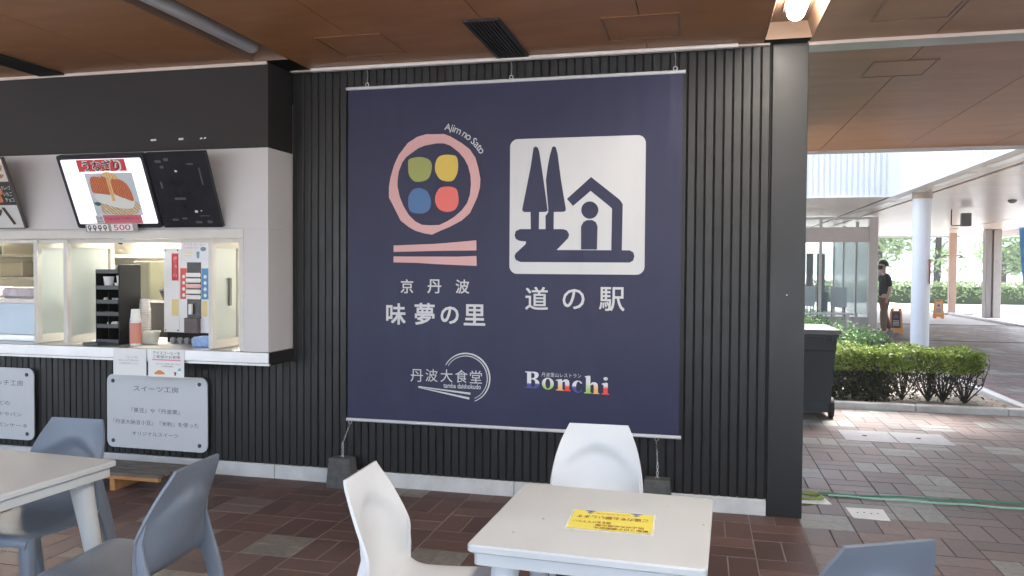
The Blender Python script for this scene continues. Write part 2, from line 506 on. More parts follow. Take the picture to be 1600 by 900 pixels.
# drain line and far kerb of the walkway
dr = MB(); dr.box(3.9, 14, 13.86, 13.95, -0.02, 0.006)
dr.build("drain_channel", mat("drain_dark", (0.03, 0.03, 0.03), 0.7), pave)
kb = MB(); kb.box(8.75, 8.9, 16.0, 40, -0.03, 0.05, b=.01); kb.build("kerb_strip", conc_m, pave)

# ------------------------------------------------------------------ ceiling with its boards
ceil = MB().box(-14, 15, -6.4, 4.66, CEIL + 0.125, CEIL + 0.52)  # unseen reach beyond the view is set to shade the terrace
ceil = ceil.build("ceiling", mat("roof_dark", (0.02, 0.012, 0.008), 0.8))
tag(ceil, "brown wood grain board ceiling over the terrace", "ceiling", kind="structure")
cols = [(-8.92, -8.06), (-8.06, -7.2), (-7.2, -6.35), (-6.35, -5.49), (-5.49, -4.63), (-4.63, -3.78), (-3.78, -2.96), (-2.69, -2.063), (-2.063, -1.205), (-1.205, -.341), (-.341, .365), (.63, 1.325), (1.325, 2.21), (2.21, 3.08), (3.08, 3.95), (3.95, 4.83), (4.83, 5.7), (5.7, 6.6), (6.6, 7.5), (7.5, 8.4)]
rows = [(-6.35, -5.95), (-5.95, -4.4), (-4.4, -2.2), (-2.2, 0.012), (0.21, 1.5), (1.5, 2.83), (2.83, 4.6)]
for (x0, x1) in cols:
    for (y0, y1) in rows:
        if x1 < 0.64 and y0 > 0: continue
        MB().box(x0 + .003, x1 - .003, y0 + .0008, y1 - .0008, CEIL, CEIL + .0195).build("ceiling_panel", ceil_m, ceil)
rl = MB(); rl.box(0.632, 8.4, 0.014, 0.207, CEIL - .012, CEIL + .018, b=.003); rl.build("shutter_rail", mat("rail_metal", (0.42, 0.43, 0.42), 0.35, metal=0.8, rvar=.1, vscale=4), ceil)
rl = MB(); rl.box(0.62, 8.4, 0.002, 0.012, CEIL - .02, CEIL + .004); rl.build("rail_lip", trim_m, ceil)
et = MB(); et.box(0.5, 8.6, 4.602, 4.66, CEIL - .035, CEIL + .03, b=.004); et.build("edge_trim", mat("edge_metal", (0.5, 0.47, 0.44), 0.4, metal=.5), ceil)

def vent(x0, x1, y0, y1, label):
    t = thing("ceiling_vent", label, "vent", ((x0 + x1) / 2, (y0 + y1) / 2, CEIL), "slotted vents in the ceiling")
    m = mat("vent_black", (0.012, 0.011, 0.011), 0.5)
    MB().box(x0 + .012, x1 - .012, y0 + .012, y1 - .012, CEIL - .003, CEIL - .001).build("backing", dark_m, t)
    f = MB(); z0, z1 = CEIL - .014, CEIL - .0005
    f.box(x0, x0 + .022, y0, y1, z0, z1); f.box(x1 - .022, x1, y0, y1, z0, z1)
    f.box(x0 + .0225, x1 - .0225, y0, y0 + .022, z0, z1); f.box(x0 + .0225, x1 - .0225, y1 - .022, y1, z0, z1)
    f.build("frame", m, t)
    n = 7
    for k in range(n):
        xc = x0 + .03 + (x1 - x0 - .06) * (k + .5) / n
        MB().box(xc - .0055, xc + .0055, y0 + .024, y1 - .024, z0 + .001, z1 - .003).build("slat", m, t)
vent(-1.313, -1.100, -.848, -.06, "black slotted ceiling vent above the middle of the banner")
vent(-4.70, -4.487, -1.10, -.306, "black slotted ceiling vent above the food kiosk")

def hatch(x0, x1, y0, y1, label):
    t = thing("ceiling_hatch", label, "hatch", ((x0 + x1) / 2, (y0 + y1) / 2, CEIL), "access hatches in the ceiling")
    MB().box(x0 + .014, x1 - .014, y0 + .014, y1 - .014, CEIL - .003, CEIL - .0005).build("hatch_panel", ceil_m, t)
    f = MB(); z0, z1, w = CEIL - .006, CEIL - .0003, .011
    f.box(x0, x0 + w, y0, y1, z0, z1); f.box(x1 - w, x1, y0, y1, z0, z1)
    f.box(x0 + w, x1 - w, y0, y0 + w, z0, z1 - .0002); f.box(x0 + w, x1 - w, y1 - w, y1, z0, z1 - .0002)
    f.build("frame", mat("hatch_frame", (0.20, 0.085, 0.036), 0.35), t)
hatch(-2.292, -1.86, -.722, -.285, "square ceiling hatch above the banner's left end, left of the vent")
hatch(-.557, -.125, -.725, -.285, "square ceiling hatch above the banner's right end")
hatch(.907, 1.305, -.78, -.33, "square ceiling hatch right of the lit lamp, cut by the frame top")
hatch(1.105, 1.512, .58, 1.01, "square ceiling hatch beyond the metal rail")

def trough(x0, x1, y0, y1, tube_x, lit, label, tube_end):
    t = thing("recessed_lamp", label, "ceiling lamp", ((x0 + x1) / 2, (y0 + y1) / 2, CEIL), "recessed strip lamps")
    h = MB(); z0, z1 = CEIL - .002, CEIL + .10
    sp = .028                                             # sides lean outward at the bottom
    h.add([(x0, y0, z0), (x0 + sp, y0, z1), (x0 + sp, y1, z1), (x0, y1, z0)], [(0, 1, 2, 3)])
    h.add([(x1, y0, z0), (x1 - sp, y0, z1), (x1 - sp, y1, z1), (x1, y1, z0)], [(0, 1, 2, 3)])
    h.add([(x0 + sp, y0, z1), (x1 - sp, y0, z1), (x1 - sp, y1, z1), (x0 + sp, y1, z1)], [(0, 1, 2, 3)])
    h.add([(x0, y1, z0), (x1, y1, z0), (x1 - sp, y1 - .004, z1), (x0 + sp, y1 - .004, z1)], [(0, 1, 2, 3)])
    h.build("housing", mat("trough_wood", (0.25, 0.15, 0.095), 0.5), t)
    b = MB().box(tube_x - .055, tube_x + .055, y0 + .1, tube_end + .12, z1 - .012, z1 - .002).build("gear_tray", mat("tray_grey", (.30, .28, .26), .5), t)
    n = 12
    pr = []
    tb = MB(); r = .050
    pts = [(tube_x, y0 + .12, z1 - .066)] + [(tube_x, tube_end - r + r * math.sin(PI / 2 * k / 5), z1 - .066) for k in range(6)]
    rs = [r] + [max(.004, r * math.cos(PI / 2 * k / 5)) for k in range(6)]
    tb.tube(pts, rs, 14)
    tb.build("tube", mat("tube_lit", (1.0, 0.95, 0.86), 0.4, emit=6.5) if lit else mat("tube_off", (0.42, 0.42, 0.43), 0.35), t, smooth=True)
    return t
trough(.365, .632, -6.2, -.10, .495, True, "lit recessed strip lamp above the dark pillar", -.44)
trough(-2.96, -2.692, -6.2, -.315, -2.825, False, "unlit grey strip lamp recessed above the kiosk corner", -.50)

# ------------------------------------------------------------------ the wall of dark battens
wall = thing("batten_wall", "long wall of dark vertical battens behind the banner", "wall", (-2.5, 0.1, 0))
w = MB(); w.box(-12, -2.85, .03, .2, 0, .86); w.box(-2.85, .6, .03, .2, 0, CEIL - .002); w.box(-12, -6.3, .03, .2, .861, CEIL - .002)
w.build("backing_wall", mat("wall_black", (0.010, 0.010, 0.010), 0.7), wall)
BATM = [batten_m, batten_m, mat('batten_b', (0.0100, 0.0088, 0.0088), 0.38, var=.25, vscale=4, rvar=.12), mat('batten_c', (0.0070, 0.0066, 0.0070), 0.46, var=.25, vscale=5, rvar=.1)]
xs, k, bmesh_cache = .405, 0, {}
while xs > -6.3:
    full = xs - .05 > -2.86
    z1 = CEIL - .004 if full else .858
    key = full
    jit = random.uniform(-.002, .002)
    if key not in bmesh_cache:
        o = MB().box(-.0245, .0245, -.018, .0, .102, z1, b=.004).build("batten", batten_m)
        o.parent = wall; bmesh_cache[key] = o.data
    else:
        o = bpy.data.objects.new("batten", bmesh_cache[key]); COL.objects.link(o); o.parent = wall
        o.material_slots[0].link = 'OBJECT'; o.material_slots[0].material = random.choice(BATM)
    o.location = (xs - .024 + 2.5, .028 + jit - .1, 0)
    k += 1; xs -= .0555
px = [(-7.0, -5.05), (-5.05, -2.985), (-2.985, -1.2), (-1.2, .417)]
for a, b in px:
    MB().box(a + .002, b - .002, 0, .05, -.01, .1, b=.004).build("plinth_block", conc_m, wall)
p = MB(); p.box(.418, .626, -.003, .2, 0, CEIL - .003, b=.004); p.build("pilaster", steel_m, wall)
p = MB(); p.tube([(.52, -.003, 1.38), (.52, -.007, 1.38)], .004, 8)
p.build("rivet", wire_m, wall)
cr = MB(); cr.box(-2.66, .212, -.075, -.03, CEIL - .026, CEIL - .002, b=.005); 
rail = cr.build("hanging_rail", mat("rail_white", (.74, .70, .67), .4)); tag(rail, "long white ceiling rail that the banner hangs from", "rail")
tr = MB(); tr.box(-2.84, .40, -.028, .008, CEIL - .012, CEIL - .001); tr.build("ceiling_trim", trim_m, wall)
# room mass behind the wall so that no light leaks through
b = MB(); b.box(-12, -9.1, .2, 3.0, 0, CEIL - .004); b.box(-2.78, .6, .2, .8, 0, CEIL - .004); b.box(-12, .6, 3.0, 3.2, 0, CEIL - .004)
tag(b.build("building_core", mat("core_grey", (.2, .2, .2), .8)), "plain rear building behind the batten wall", "building")

# ------------------------------------------------------------------ food kiosk
K = -.30
kiosk = thing("food_kiosk", "built-in food kiosk with white front and stainless steel counter", "kiosk", (-4.6, 0, .86))
b = MB(); b.box(-9, -2.852, K, 0.028, 2.343, 2.918, b=.002); b.build("fascia", fascia_m, kiosk)
b = MB()
b.box(-9, -2.854, K + .002, .028, 1.795, 2.342)
b.box(-3.04, -2.853, K + .0022, .028, .951, 1.794)
b.box(-9, -6.2, K + .0022, .028, .951, 1.794)
b.build("front_panel", wpanel_m, kiosk)
b = MB(); b.box(-9, -2.86, K - .006, K - .0005, 2.9, 2.921); b.build("top_trim", trim_m, kiosk)
b = MB(); b.box(-9, -2.849, K - .004, .5, .872, .95, b=.004); b.box(-9, -2.851, K + .012, K + .03, .855, .871); b.build("counter", inox_m, kiosk)
b = MB(); b.box(-9, -2.8495, K + .032, .027, .858, .8715); b.build("counter_base", dark_m, kiosk)
b = MB(); b.box(-2.8488, -2.8465, K + .004, .026, .872, .946); b.build("counter_end", fascia_m, kiosk)
b = MB()
b.box(-6.2, -3.041, K - .003, K + .05, 1.728, 1.793, b=.003); b.box(-3.075, -3.041, K - .002, K + .05, .952, 1.727, b=.003)
b.box(-6.2, -3.076, K + .055, K + .075, 1.70, 1.727)
b.build("window_header", cream_m, kiosk)
room_m = mat("kitchen_wall", (0.78, 0.75, 0.67), 0.6, var=.04, vscale=2)
b = MB()
b.box(-9, -2.86, 2.3, 2.36, 0, 2.7); b.box(-9.05, -9.0, .03, 2.3, 0, 2.7); b.box(-2.9, -2.86, .03, 2.3, 0, 2.7)
b.build("kitchen_wall", room_m, kiosk)
b = MB(); b.box(-9, -2.9, .03, 2.3, 2.6, 2.66); b.build("kitchen_ceiling", mat("kitchen_ceiling", (.75, .73, .68), .7), kiosk)
for x in (-7.6, -5.9, -4.1):
    t = thing("kitchen_lamp", "lit fluorescent lamp on the kitchen ceiling, " + ("farthest left" if x < -7 else "over the glass case" if x < -5 else "over the drink machine"), "ceiling lamp", (x, 1.1, 2.6))
    MB().box(x - .6, x + .6, 1.02, 1.18, 2.57, 2.599).build("fitting", cream_m, t)
    MB().tube([(x - .58, 1.1, 2.54), (x + .58, 1.1, 2.54)], .02, 10).build("tube", mat("kitchen_tube", (1, .96, .88), .4, emit=55), t)

def casement(x, y0, y1, label, kind):
    """a glazed leaf standing open, square to the counter front"""
    t = thing("window_leaf", label, "window", (x, y0, .955), "open window leaves of the kiosk")
    z0, z1, w = .957, 1.722, .034
    f = MB()
    f.box(x - w / 2, x + w / 2, y0, y0 + .045, z0, z1, b=.003); f.box(x - w / 2, x + w / 2, y1 - .045, y1, z0, z1, b=.003)
    f.box(x - w / 2 + .002, x + w / 2 - .002, y0 + .0455, y1 - .0455, z0, z0 + .06); f.box(x - w / 2 + .002, x + w / 2 - .002, y0 + .0455, y1 - .0455, z1 - .055, z1)
    f.build("frame", cream_m, t)
    MB().box(x - .003, x + .003, y0 + .046, y1 - .046, z0 + .061, z1 - .056).build("pane", glass("leaf_glass" + str(kind), (.85, .88, .86), .05, .1 if kind else .12), t)
    for z in (1.06, 1.62):
        MB().tube([(x + w / 2, y0 + .006, z - .03), (x + w / 2, y0 + .006, z + .03)], .006, 8).build("hinge", wire_m, t)
    if kind:
        MB().box(x + .004, x + .02, y1 - .16, y1 - .13, 1.25, 1.45, b=.004).build("handle", mat("handle_grey", (.12, .12, .11), .4), t)
casement(-4.80, -.262, .19, "cream window leaf standing open, left one of the left pair", 0)
casement(-4.535, -.262, .22, "cream window leaf standing open beside the black cup organiser", 0)
casement(-3.325, -.262, .10, "cream window leaf standing open right of the drink machine", 1)

# screens over the window, tilted forward
def tilted(x0, x1, zb=1.803, th=22.5, L=.53):
    a = math.radians(th)
    return Frame((x0, K - .03, zb), (1, 0, 0), (0, -math.sin(a), math.cos(a))), x1 - x0, L
def slab(mb, fr, x0, x1, y0, y1, c0, c1, r=.02):
    lo = rrect(x0, x1, y0, y1, r, 4)
    return mb.rings([[fr.p(x, y, c0) for x, y in lo], [fr.p(x, y, c1) for x, y in lo]])
def wallarm(fr, w, L, t):
    b = MB()
    for s in (.25, .75):
        b.tube([fr.p(w * s, L * .75, -.03), (fr.p(w * s, L * .75).x, K, fr.p(w * s, L * .75).z - .02)], .015, 8)
    b.build("wall_arm", steel_m, t)
fr, W, L = tilted(-4.352, -3.655)
tv = thing("menu_screen", "lit menu screen with an eel rice ball picture", "screen", fr.p(W / 2, 0, 0))
b = MB(); slab(b, fr, 0, W, 0, L, -.03, .0, .018); b.build("casing", mat("tv_casing", (.02, .022, .028), .3), tv)
glow = lambda n, c, e=1.0: mat(n, c, .5, emit=e)
b = MB(); flat(b, fr, [rrect(.027, W - .022, .032, L - .03, .012)], .0015); b.build("display", glow("scr_white", (.80, .82, .85), .16), tv)
P = MB()
rect(P, fr, .155, .545, L - .118, L - .034, .0025); P.build("title_band", glow("scr_red", (0.400, 0.028, 0.035), .05), tv)
lt = MB(); text(lt, fr, "うなぎり", .35, L - .077, .078, .0033, width=.31, bold=.10); lt.build("lettering", glow("scr_pale", (0.500, 0.475, 0.450), .05), tv)
lt = MB(); text(lt, fr, "うなぎり", .35, L - .077, .068, .0046, width=.29, bold=.035); lt.build("lettering", mat("scr_black", (.03, .01, .01), .4), tv)
P = MB(); rect(P, fr, .19, .575, .095, L - .13, .0025); P.build("photo_ground", glow("scr_grey", (0.360, 0.390, 0.420), .05), tv)
def stripes(name, c1, c2, scale, e, ang=0.0):
    m = bpy.data.materials.new(name); m.use_nodes = True; t = m.node_tree; bb = t.nodes["Principled BSDF"]
    tc = t.nodes.new("ShaderNodeTexCoord"); mp = t.nodes.new("ShaderNodeMapping"); mp.inputs["Rotation"].default_value = (0, ang, 0)
    wv = t.nodes.new("ShaderNodeTexWave"); wv.inputs["Scale"].default_value = scale; wv.inputs["Distortion"].default_value = 3.5; wv.inputs["Detail"].default_value = 3; wv.inputs["Detail Scale"].default_value = 3
    r = t.nodes.new("ShaderNodeValToRGB"); r.color_ramp.elements[0].color = (*c1, 1); r.color_ramp.elements[1].color = (*c2, 1)
    t.links.new(tc.outputs["Object"], mp.inputs[0]); t.links.new(mp.outputs[0], wv.inputs[0]); t.links.new(wv.outputs["Fac"], r.inputs[0])
    t.links.new(r.outputs[0], bb.inputs["Base Color"]); t.links.new(r.outputs[0], bb.inputs["Emission Color"]); bb.inputs["Emission Strength"].default_value = e
    return m
P = MB(); flat(P, fr, [smooth_loop([(.25, .12), (.36, .10), (.50, .10), (.565, .14), (.55, .19), (.40, .17), (.28, .20)])], .0032); P.build("basket", stripes("scr_basket", (.28, .17, .06), (.5, .43, .32), 16, .04, .8), tv)
P = MB(); flat(P, fr, [smooth_loop([(.235, .25), (.235, .21), (.30, .175), (.42, .145), (.51, .15), (.535, .21), (.51, .26), (.36, .28)])], .0038); P.build("rice", glow("scr_rice", (0.465, 0.470, 0.450), .05), tv)
P = MB(); flat(P, fr, [smooth_loop([(.215, .28), (.222, .35), (.25, .378), (.29, .375), (.35, .375), (.365, .33), (.365, .25), (.29, .252), (.225, .262)])], .0044)
flat(P, fr, [smooth_loop([(.385, .255), (.385, .33), (.41, .365), (.46, .355), (.505, .325), (.528, .27), (.53, .20), (.47, .215)])], .0044)
P.build("eel", stripes("scr_eel", (.26, .045, .018), (.48, .16, .06), 22, .04, 0.05), tv)
P = MB(); flat(P, fr, [smooth_loop([(.30, .36), (.345, .402), (.40, .405), (.45, .375), (.44, .355), (.39, .365), (.345, .385)])], .005); flat(P, fr, [[(.355, .20), (.385, .20), (.39, .37), (.36, .375)]], .005)
P.build("egg", stripes("scr_egg", (.45, .25, .09), (.55, .38, .18), 14, .04), tv)
P = MB(); flat(P, fr, [smooth_loop([(.20, .185), (.235, .195), (.26, .18), (.23, .165)])], .0052); P.build("leaf", mat("scr_leaf", (.06, .12, .10), .5), tv)
P = MB(); rect(P, fr, .24, .555, .034, .097, .0032); P.build("price_band", glow("scr_pink", (0.400, 0.090, 0.120), .05), tv)
lt = MB(); text(lt, fr, "Unagi onigiri うな重おにぎり", .40, .072, .022, .004, width=.28); lt.build("lettering", mat("scr_dk", (.15, .03, .04), .5), tv)
P = MB(); rect(P, fr, .175, .24, .034, .097, .0034); P.build("text_box", glow("scr_w2", (0.450, 0.450, 0.460), .05), tv)
lt = MB(); text(lt, fr, "国産", .207, .076, .024, .0042, width=.05); text(lt, fr, "鰻使用", .207, .05, .02, .0042, width=.05); lt.build("lettering", ink_m, tv)
wallarm(fr, W, L, tv)
# price strip clipped to the lower edge of the screen
fp = Frame((-4.262, K - .055, 1.772), (1, 0, .01), (0, -.25, 1))
ps = thing("price_strip", "paper price strip reading 500 under the lit screen", "price tag", fp.p(.21, 0, 0))
b = MB(); slab(b, fp, 0, .43, 0, .062, -.006, 0, .003); b.build("backing", mat("strip_grey", (.33, .31, .28), .6), ps)
b = MB(); rect(b, fp, .012, .192, .006, .056, .001); rect(b, fp, .215, .392, .006, .056, .001); b.build("paper", paper_m, ps)
b = MB(); text(b, fp, "500", .305, .031, .04, .002, width=.135, bold=.01); b.build("lettering", mat("price_red", (.55, .03, .06), .5), ps)
b = MB()
for k in range(4): flat(b, fp, [ell(.036 + .043 * k, .034, .015, .017, 14), ell(.036 + .043 * k, .036, .007, .008, 14)], .002); rect(b, fp, .03 + .043 * k, .042 + .043 * k, .009, .015, .002)
b.build("pictogram", ink_m, ps)
# dark glossy board
fr, W, L = tilted(-3.637, -3.178)
bd = thing("menu_board", "black glossy menu board, switched off, right of the lit screen", "menu board", fr.p(W / 2, 0, 0))
b = MB(); slab(b, fr, 0, W, 0, L, -.025, 0, .006); b.build("panel", mat("board_black", (.018, .018, .022), .16, var=.3, vscale=5), bd)
b = MB()
for (x, y, w, h) in ((.06, .46, .05, .018), (.13, .47, .04, .02), (.09, .42, .03, .02), (.30, .44, .05, .012), (.38, .3, .012, .12), (.14, .2, .09, .016), (.08, .05, .05, .015), (.16, .06, .04, .012), (.26, .03, .05, .016), (.35, .03, .04, .02), (.3, .08, .08, .006), (.06, .28, .015, .05)):
    flat(b, fr, [rrect(x, x + w, y, y + h, min(w, h) * .4, 2)], .0012)
tag(b.build("faded_print", mat("board_faint", (.08, .08, .085), .4), bd), kind="stuff")
b = MB()
for (x, y, r) in ((.205, .40, .011), (.285, .115, .013), (.325, .12, .006)): flat(b, fr, [ell(x, y, r, r * .7, 12)], .0018)
b.build("white_mark", paper_m, bd)
wallarm(fr, W, L, bd)
# photo menu at the left edge
fr, W, L = tilted(-5.62, -4.81)
mb_ = thing("photo_menu", "framed menu of food photographs at the far left", "menu board", fr.p(W / 2, 0, 0))
b = MB(); slab(b, fr, 0, W, 0, L, -.025, 0, .004); b.build("frame", mat("menu_frame", (.10, .085, .08), .4), mb_)
def tile(x0, x1, y0, y1, name, m, c=.0015):
    q = MB(); rect(q, fr, x0, x1, y0, y1, c); q.build(name, m, mb_)
R = W - .008
tile(.008, R, .357, L - .008, "photo", mat("menu_cream", (.62, .53, .48), .5))
tile(.008, R, .186, .352, "photo", mat("menu_black", (.025, .022, .02), .4))
tile(.008, R, .008, .181, "photo", mat("menu_grey", (.60, .60, .58), .5))
q = MB()
for (x, y, a, c) in ((.755, .465, .035, .03), (.68, .45, .05, .04), (.72, .40, .06, .018), (.60, .43, .05, .04)): flat(q, fr, [smooth_loop([(x - a, y), (x, y + c), (x + a, y + c * .3), (x + a * .5, y - c), (x - a * .4, y - c * .8)])], .003)
q.build("cake", stripes("menu_cake", (.10, .05, .03), (.55, .36, .22), 18, 0), mb_)
q = MB()
for (x, y, a) in ((.52, .27, .09), (.62, .25, .07), (.675, .29, .045), (.66, .23, .04)): flat(q, fr, [smooth_loop([(x - a, y - .03), (x - a * .6, y + a * .7), (x + a * .6, y + a * .8), (x + a, y - .02), (x, y - a * .7)])], .003)
q.build("berries", stripes("menu_berry", (.35, .02, .02), (.75, .35, .12), 30, 0), mb_)
q = MB(); text(q, fr, "クレープ", .76, .31, .03, .003, width=.075); text(q, fr, "いちご", .76, .265, .03, .003, width=.075); text(q, fr, "チョコ", .76, .22, .03, .003, width=.075); q.build("lettering", paper_m, mb_)
q = MB(); flat(q, fr, [[(.66, .165), (.69, .165), (.745, .04), (.72, .03)]], .003); flat(q, fr, [smooth_loop([(.58, .10), (.63, .14), (.66, .15), (.64, .11), (.60, .09)])], .003); q.build("chocolate_bar", mat("menu_choc", (.06, .035, .02), .4), mb_)
q = MB(); text(q, fr, "ドリンク", .53, .05, .03, .003, width=.1); q.build("lettering", ink_m, mb_)
wallarm(fr, W, L, mb_)
# torn tape on the dark fascia
for x, w, h, lb in ((-3.748, .045, .013, "left"), (-3.526, .038, .014, "middle"), (-3.352, .034, .009, "right")):
    q = MB(); f2 = Frame((x, K - .0006, 2.42), (1, 0, .03), (0, 0, 1))
    n = 9; random.seed(int(-x * 100))
    if lb == "right":
        for s in (-.015, .015): flat(q, f2, [smooth_loop([(s - .011, -.004), (s, .007), (s + .011, .001), (s + .004, -.005)])], 0)
    else: slab(q, f2, -w / 2, w / 2, -h / 2, h / 2, -.0002, .0008, .003)
    o = q.build("tape_scrap", paper_m); tag(o, "white scrap of torn tape on the dark fascia, " + lb + " of three", "tape", "torn tape on the fascia")

# ------------------------------------------------------------------ on the counter
CT = .9505
o_ = thing("cup_organiser", "tall black cup and lid organiser standing on the counter", "organiser", (-4.23, 0, CT))
x0, x1, y0, y1, zt = -4.372, -4.165, -.15, .08, 1.545
b = MB(); b.box(x1 - .008, x1, y0, y1, CT, zt, b=.002); b.build("side_panel", black_m, o_)
b = MB(); b.box(x0, x0 + .008, y0, y1, CT, zt - .04, b=.002); b.build("side_panel", black_m, o_)
b = MB(); b.box(x0 + .0085, x1 - .0085, y1 - .01, y1, CT, zt - .002); b.build("back_panel", black_m, o_)
org = mat("shelf_lip", (.05, .055, .06), .4)
for z in (CT + .01, 1.075, 1.165, 1.255, 1.36, 1.48):
    q = MB(); q.box(x0 + .0085, x1 - .0085, y0 + .005, y1 - .011, z, z + .006); q.box(x0 + .0085, x1 - .0085, y0 - .002, y0 + .004, z - .002, z + .028, b=.001); q.build("shelf", org, o_)
q = MB(); q.box((x0 + x1) / 2 - .002, (x0 + x1) / 2 + .002, y0 + .01, y1 - .012, CT + .02, 1.34); q.build("divider", black_m, o_)
b = MB(); b.box(-4.40, -4.27, -.25, -.175, CT, .972, b=.003); b.build("drawer", org, o_)
def cup(x, y, z, r, h, m, lab, grp="cups in the black organiser"):
    t = tag(MB().lathe([(r * .78, 0), (r, h), (r * 1.06, h + .004), (r * 1.06, h + .012), (r * .95, h + .012), (r * .75, .004)], (x, y, z), 16).build("cup", m, smooth=True), lab, "cup", grp)
cup(-4.315, -.08, 1.367, .036, .075, paper_m, "white cup in the organiser's second shelf, left")
cup(-4.235, -.04, 1.367, .036, .082, paper_m, "white cup in the organiser's second shelf, behind right")
cup(-4.205, -.115, 1.367, .022, .03, paper_m, "small white cup in front on the organiser's second shelf")
random.seed(3)
for zz, nm, m, lab in ((1.262, "lid_packet", mat("packet_grey", (.55, .58, .52), .5), "pile of pale packets on the organiser's third shelf"), (1.082, "creamer_pot", paper_m, "white creamer pots on the organiser's fifth shelf")):
    q = MB()
    for k in range(9): 
        xx, yy = random.uniform(x0 + .03, x1 - .03), random.uniform(y0 + .02, y0 + .07)
        q.lathe([(.011, .002), (.014, .02), (.013, .022)], (xx, yy, zz + random.uniform(0, .016)), 8)
    tag(q.build(nm, m), lab, "packets", kind="stuff")
q = MB(); q.box(-4.30, -4.255, y0 + .012, y0 + .06, 1.1715, 1.195, b=.003); tag(q.build("sachet_box", mat("sachet_red", (.42, .04, .03), .5)), "small red sachet box on the organiser's fourth shelf", "box")
def cup_stack(x, y, z, r, n, dz, m, lab, grp=None):
    t = thing("cup_stack", lab, "cup stack", (x, y, z), grp)
    for k in range(n):
        zz = z + k * dz
        MB().lathe([(r, zz - z), (r * .78, zz - z + .085 if k == n - 1 else zz - z + dz)], (x, y, z), 14, cap=False).build("cup_wall", m, t, smooth=True)
        MB().lathe([(r * 1.0, 0), (r * 1.09, .004), (r * 1.06, .009), (r * .97, .012)], (x, y, zz), 14).build("cup_rim", m, t, smooth=True)
    MB().lathe([(r * .78, n * dz + .085 - dz - .001), (.001, n * dz + .085 - dz)], (x, y, z), 14).build("cup_bottom", m, t)
    return t
cup_m = mat("cup_print", (.72, .68, .64), .55, var=.12, vscale=40)
t = cup_stack(-4.035, -.14, CT, .037, 12, .0165, paper_m, "upside-down stack of paper cups with a coral printed sleeve")
MB().lathe([(.0405, 0), (.0405, .15)], (-4.035, -.14, CT + .016), 16, cap=False).build("sleeve", mat("coral_print", (.58, .22, .16), .5), t, smooth=True)
cup_stack(-4.115, .06, CT, .042, 16, .0165, cup_m, "tall stack of patterned paper cups behind the clear tub")
t = thing("clear_tub", "clear plastic tub of lids on the counter", "tub", (-4.03, -.02, CT))
MB().lathe([(.072, .002), (.09, .085), (.095, .088), (.095, .095), (.088, .092), (.07, .006)], (-4.03, -.02, CT), 24).build("tub", glass("tub_glass", (.8, .8, .76), .1, .28), t, smooth=True)
q = MB(); random.seed(5)
for k in range(10):
    a = random.uniform(0, 6.28); rr = random.uniform(0, .035)
    q.lathe([(.036, 0), (.038, .004), (.03, .007), (.001, .008)], (-4.03 + rr * math.cos(a), -.02 + rr * math.sin(a), CT + .008 + k * .008), 12)
q.build("lids", mat("lid_clear", (.62, .61, .56), .3), t)
# drink machine
mc = thing("drink_machine", "white drink machine with red and blue button columns", "drink machine", (-3.77, .3, CT))
mw = mat("machine_white", (.74, .74, .75), .35)
X0, X1, Y0, Y1 = -3.995, -3.575, .12, .55
b = MB(); b.box(X0, X0 + .14, Y0, Y1, 1.03, 1.675, b=.004); b.build("left_door", mw, mc)
b = MB(); b.box(X0 + .143, X1, Y0 - .004, Y1, 1.03, 1.672, b=.004); b.build("front_door", mw, mc)
b = MB(); b.box(X0 + .01, X1 - .01, Y0 + .03, Y1 - .01, CT, 1.029); b.build("base", black_m, mc)
fm = XZ(Y0 - .004)
def fm_rect(a, bq, c, d, name, m, e=.001, fr=fm):
    q = MB(); rect(q, fr, a, bq, c, d, e); return q.build(name, m, mc)
red_l, blu_l, yel_l = mat("label_red", (.62, .09, .08), .5), mat("label_blue", (.08, .26, .52), .5), mat("label_yellow", (.72, .58, .27), .5)
fl = XZ(Y0)
fm_rect(X0 + .072, X0 + .132, 1.425, 1.632, "red_label", mat("label_crimson", (.52, .02, .035), .4), .001, fl)
fm_rect(X0 + .072, X0 + .132, 1.155, 1.285, "yellow_label", yel_l, .001, fl)
fm_rect(X0 + .15, X0 + .208, 1.285, 1.52, "red_label", red_l)
fm_rect(X1 - .085, X1 - .025, 1.285, 1.52, "blue_label", blu_l)
fm_rect(X1 - .085, X1 - .035, 1.155, 1.275, "yellow_label", yel_l)
fm_rect(X0 + .209, X1 - .089, 1.14, 1.565, "dispense_bay", mat("bay_black", (.02, .02, .022), .25), .0006)
q = MB(); q.box(X0 + .212, X1 - .092, Y0 - .05, Y0 - .006, 1.03, 1.145, b=.004); q.build("drip_tray", mat("tray_brown", (.10, .07, .07), .4), mc)
q = MB(); q.box(X0 + .235, X0 + .262, Y0 - .03, Y0 - .008, 1.17, 1.25, b=.003); q.build("nozzle", paper_m, mc)
for k in range(5):
    z = 1.285 + k * .042
    q = MB(); q.box(X0 + .206, X1 - .088, Y0 - .022, Y0 - .0055, z, z + .032, b=.006); q.build("button", paper_m if k != 2 else mat("button_pink", (.8, .45, .45), .4), mc)
q = MB()
for k in range(4):
    for cx in (X0 + .18, X1 - .055): flat(q, fm, [ell(cx, 1.315 + k * .047, .013, .014, 12)], .002)
tag(q.build("cup_icon", paper_m, mc), kind="stuff")
lt = MB(); text(lt, fl, "COFFEE", X0 + .102, 1.53, .16, .002, width=.03); lt.build("lettering", mat("pale_red", (.8, .35, .33), .5), mc)
q = MB()
for cx in (X0 + .015, X0 + .125):
    for z in (1.045, 1.655): q.tube([(cx, Y0 + .001, z), (cx, Y0 - .003, z)], .006, 8)
q.build("screw", steel_m, mc)
q = MB()
for k in range(4): q.lathe([(.02, 0), (.024, .03), (.016, .045)], (X0 + .12 + k * .06, Y0 - .05, CT), 10)
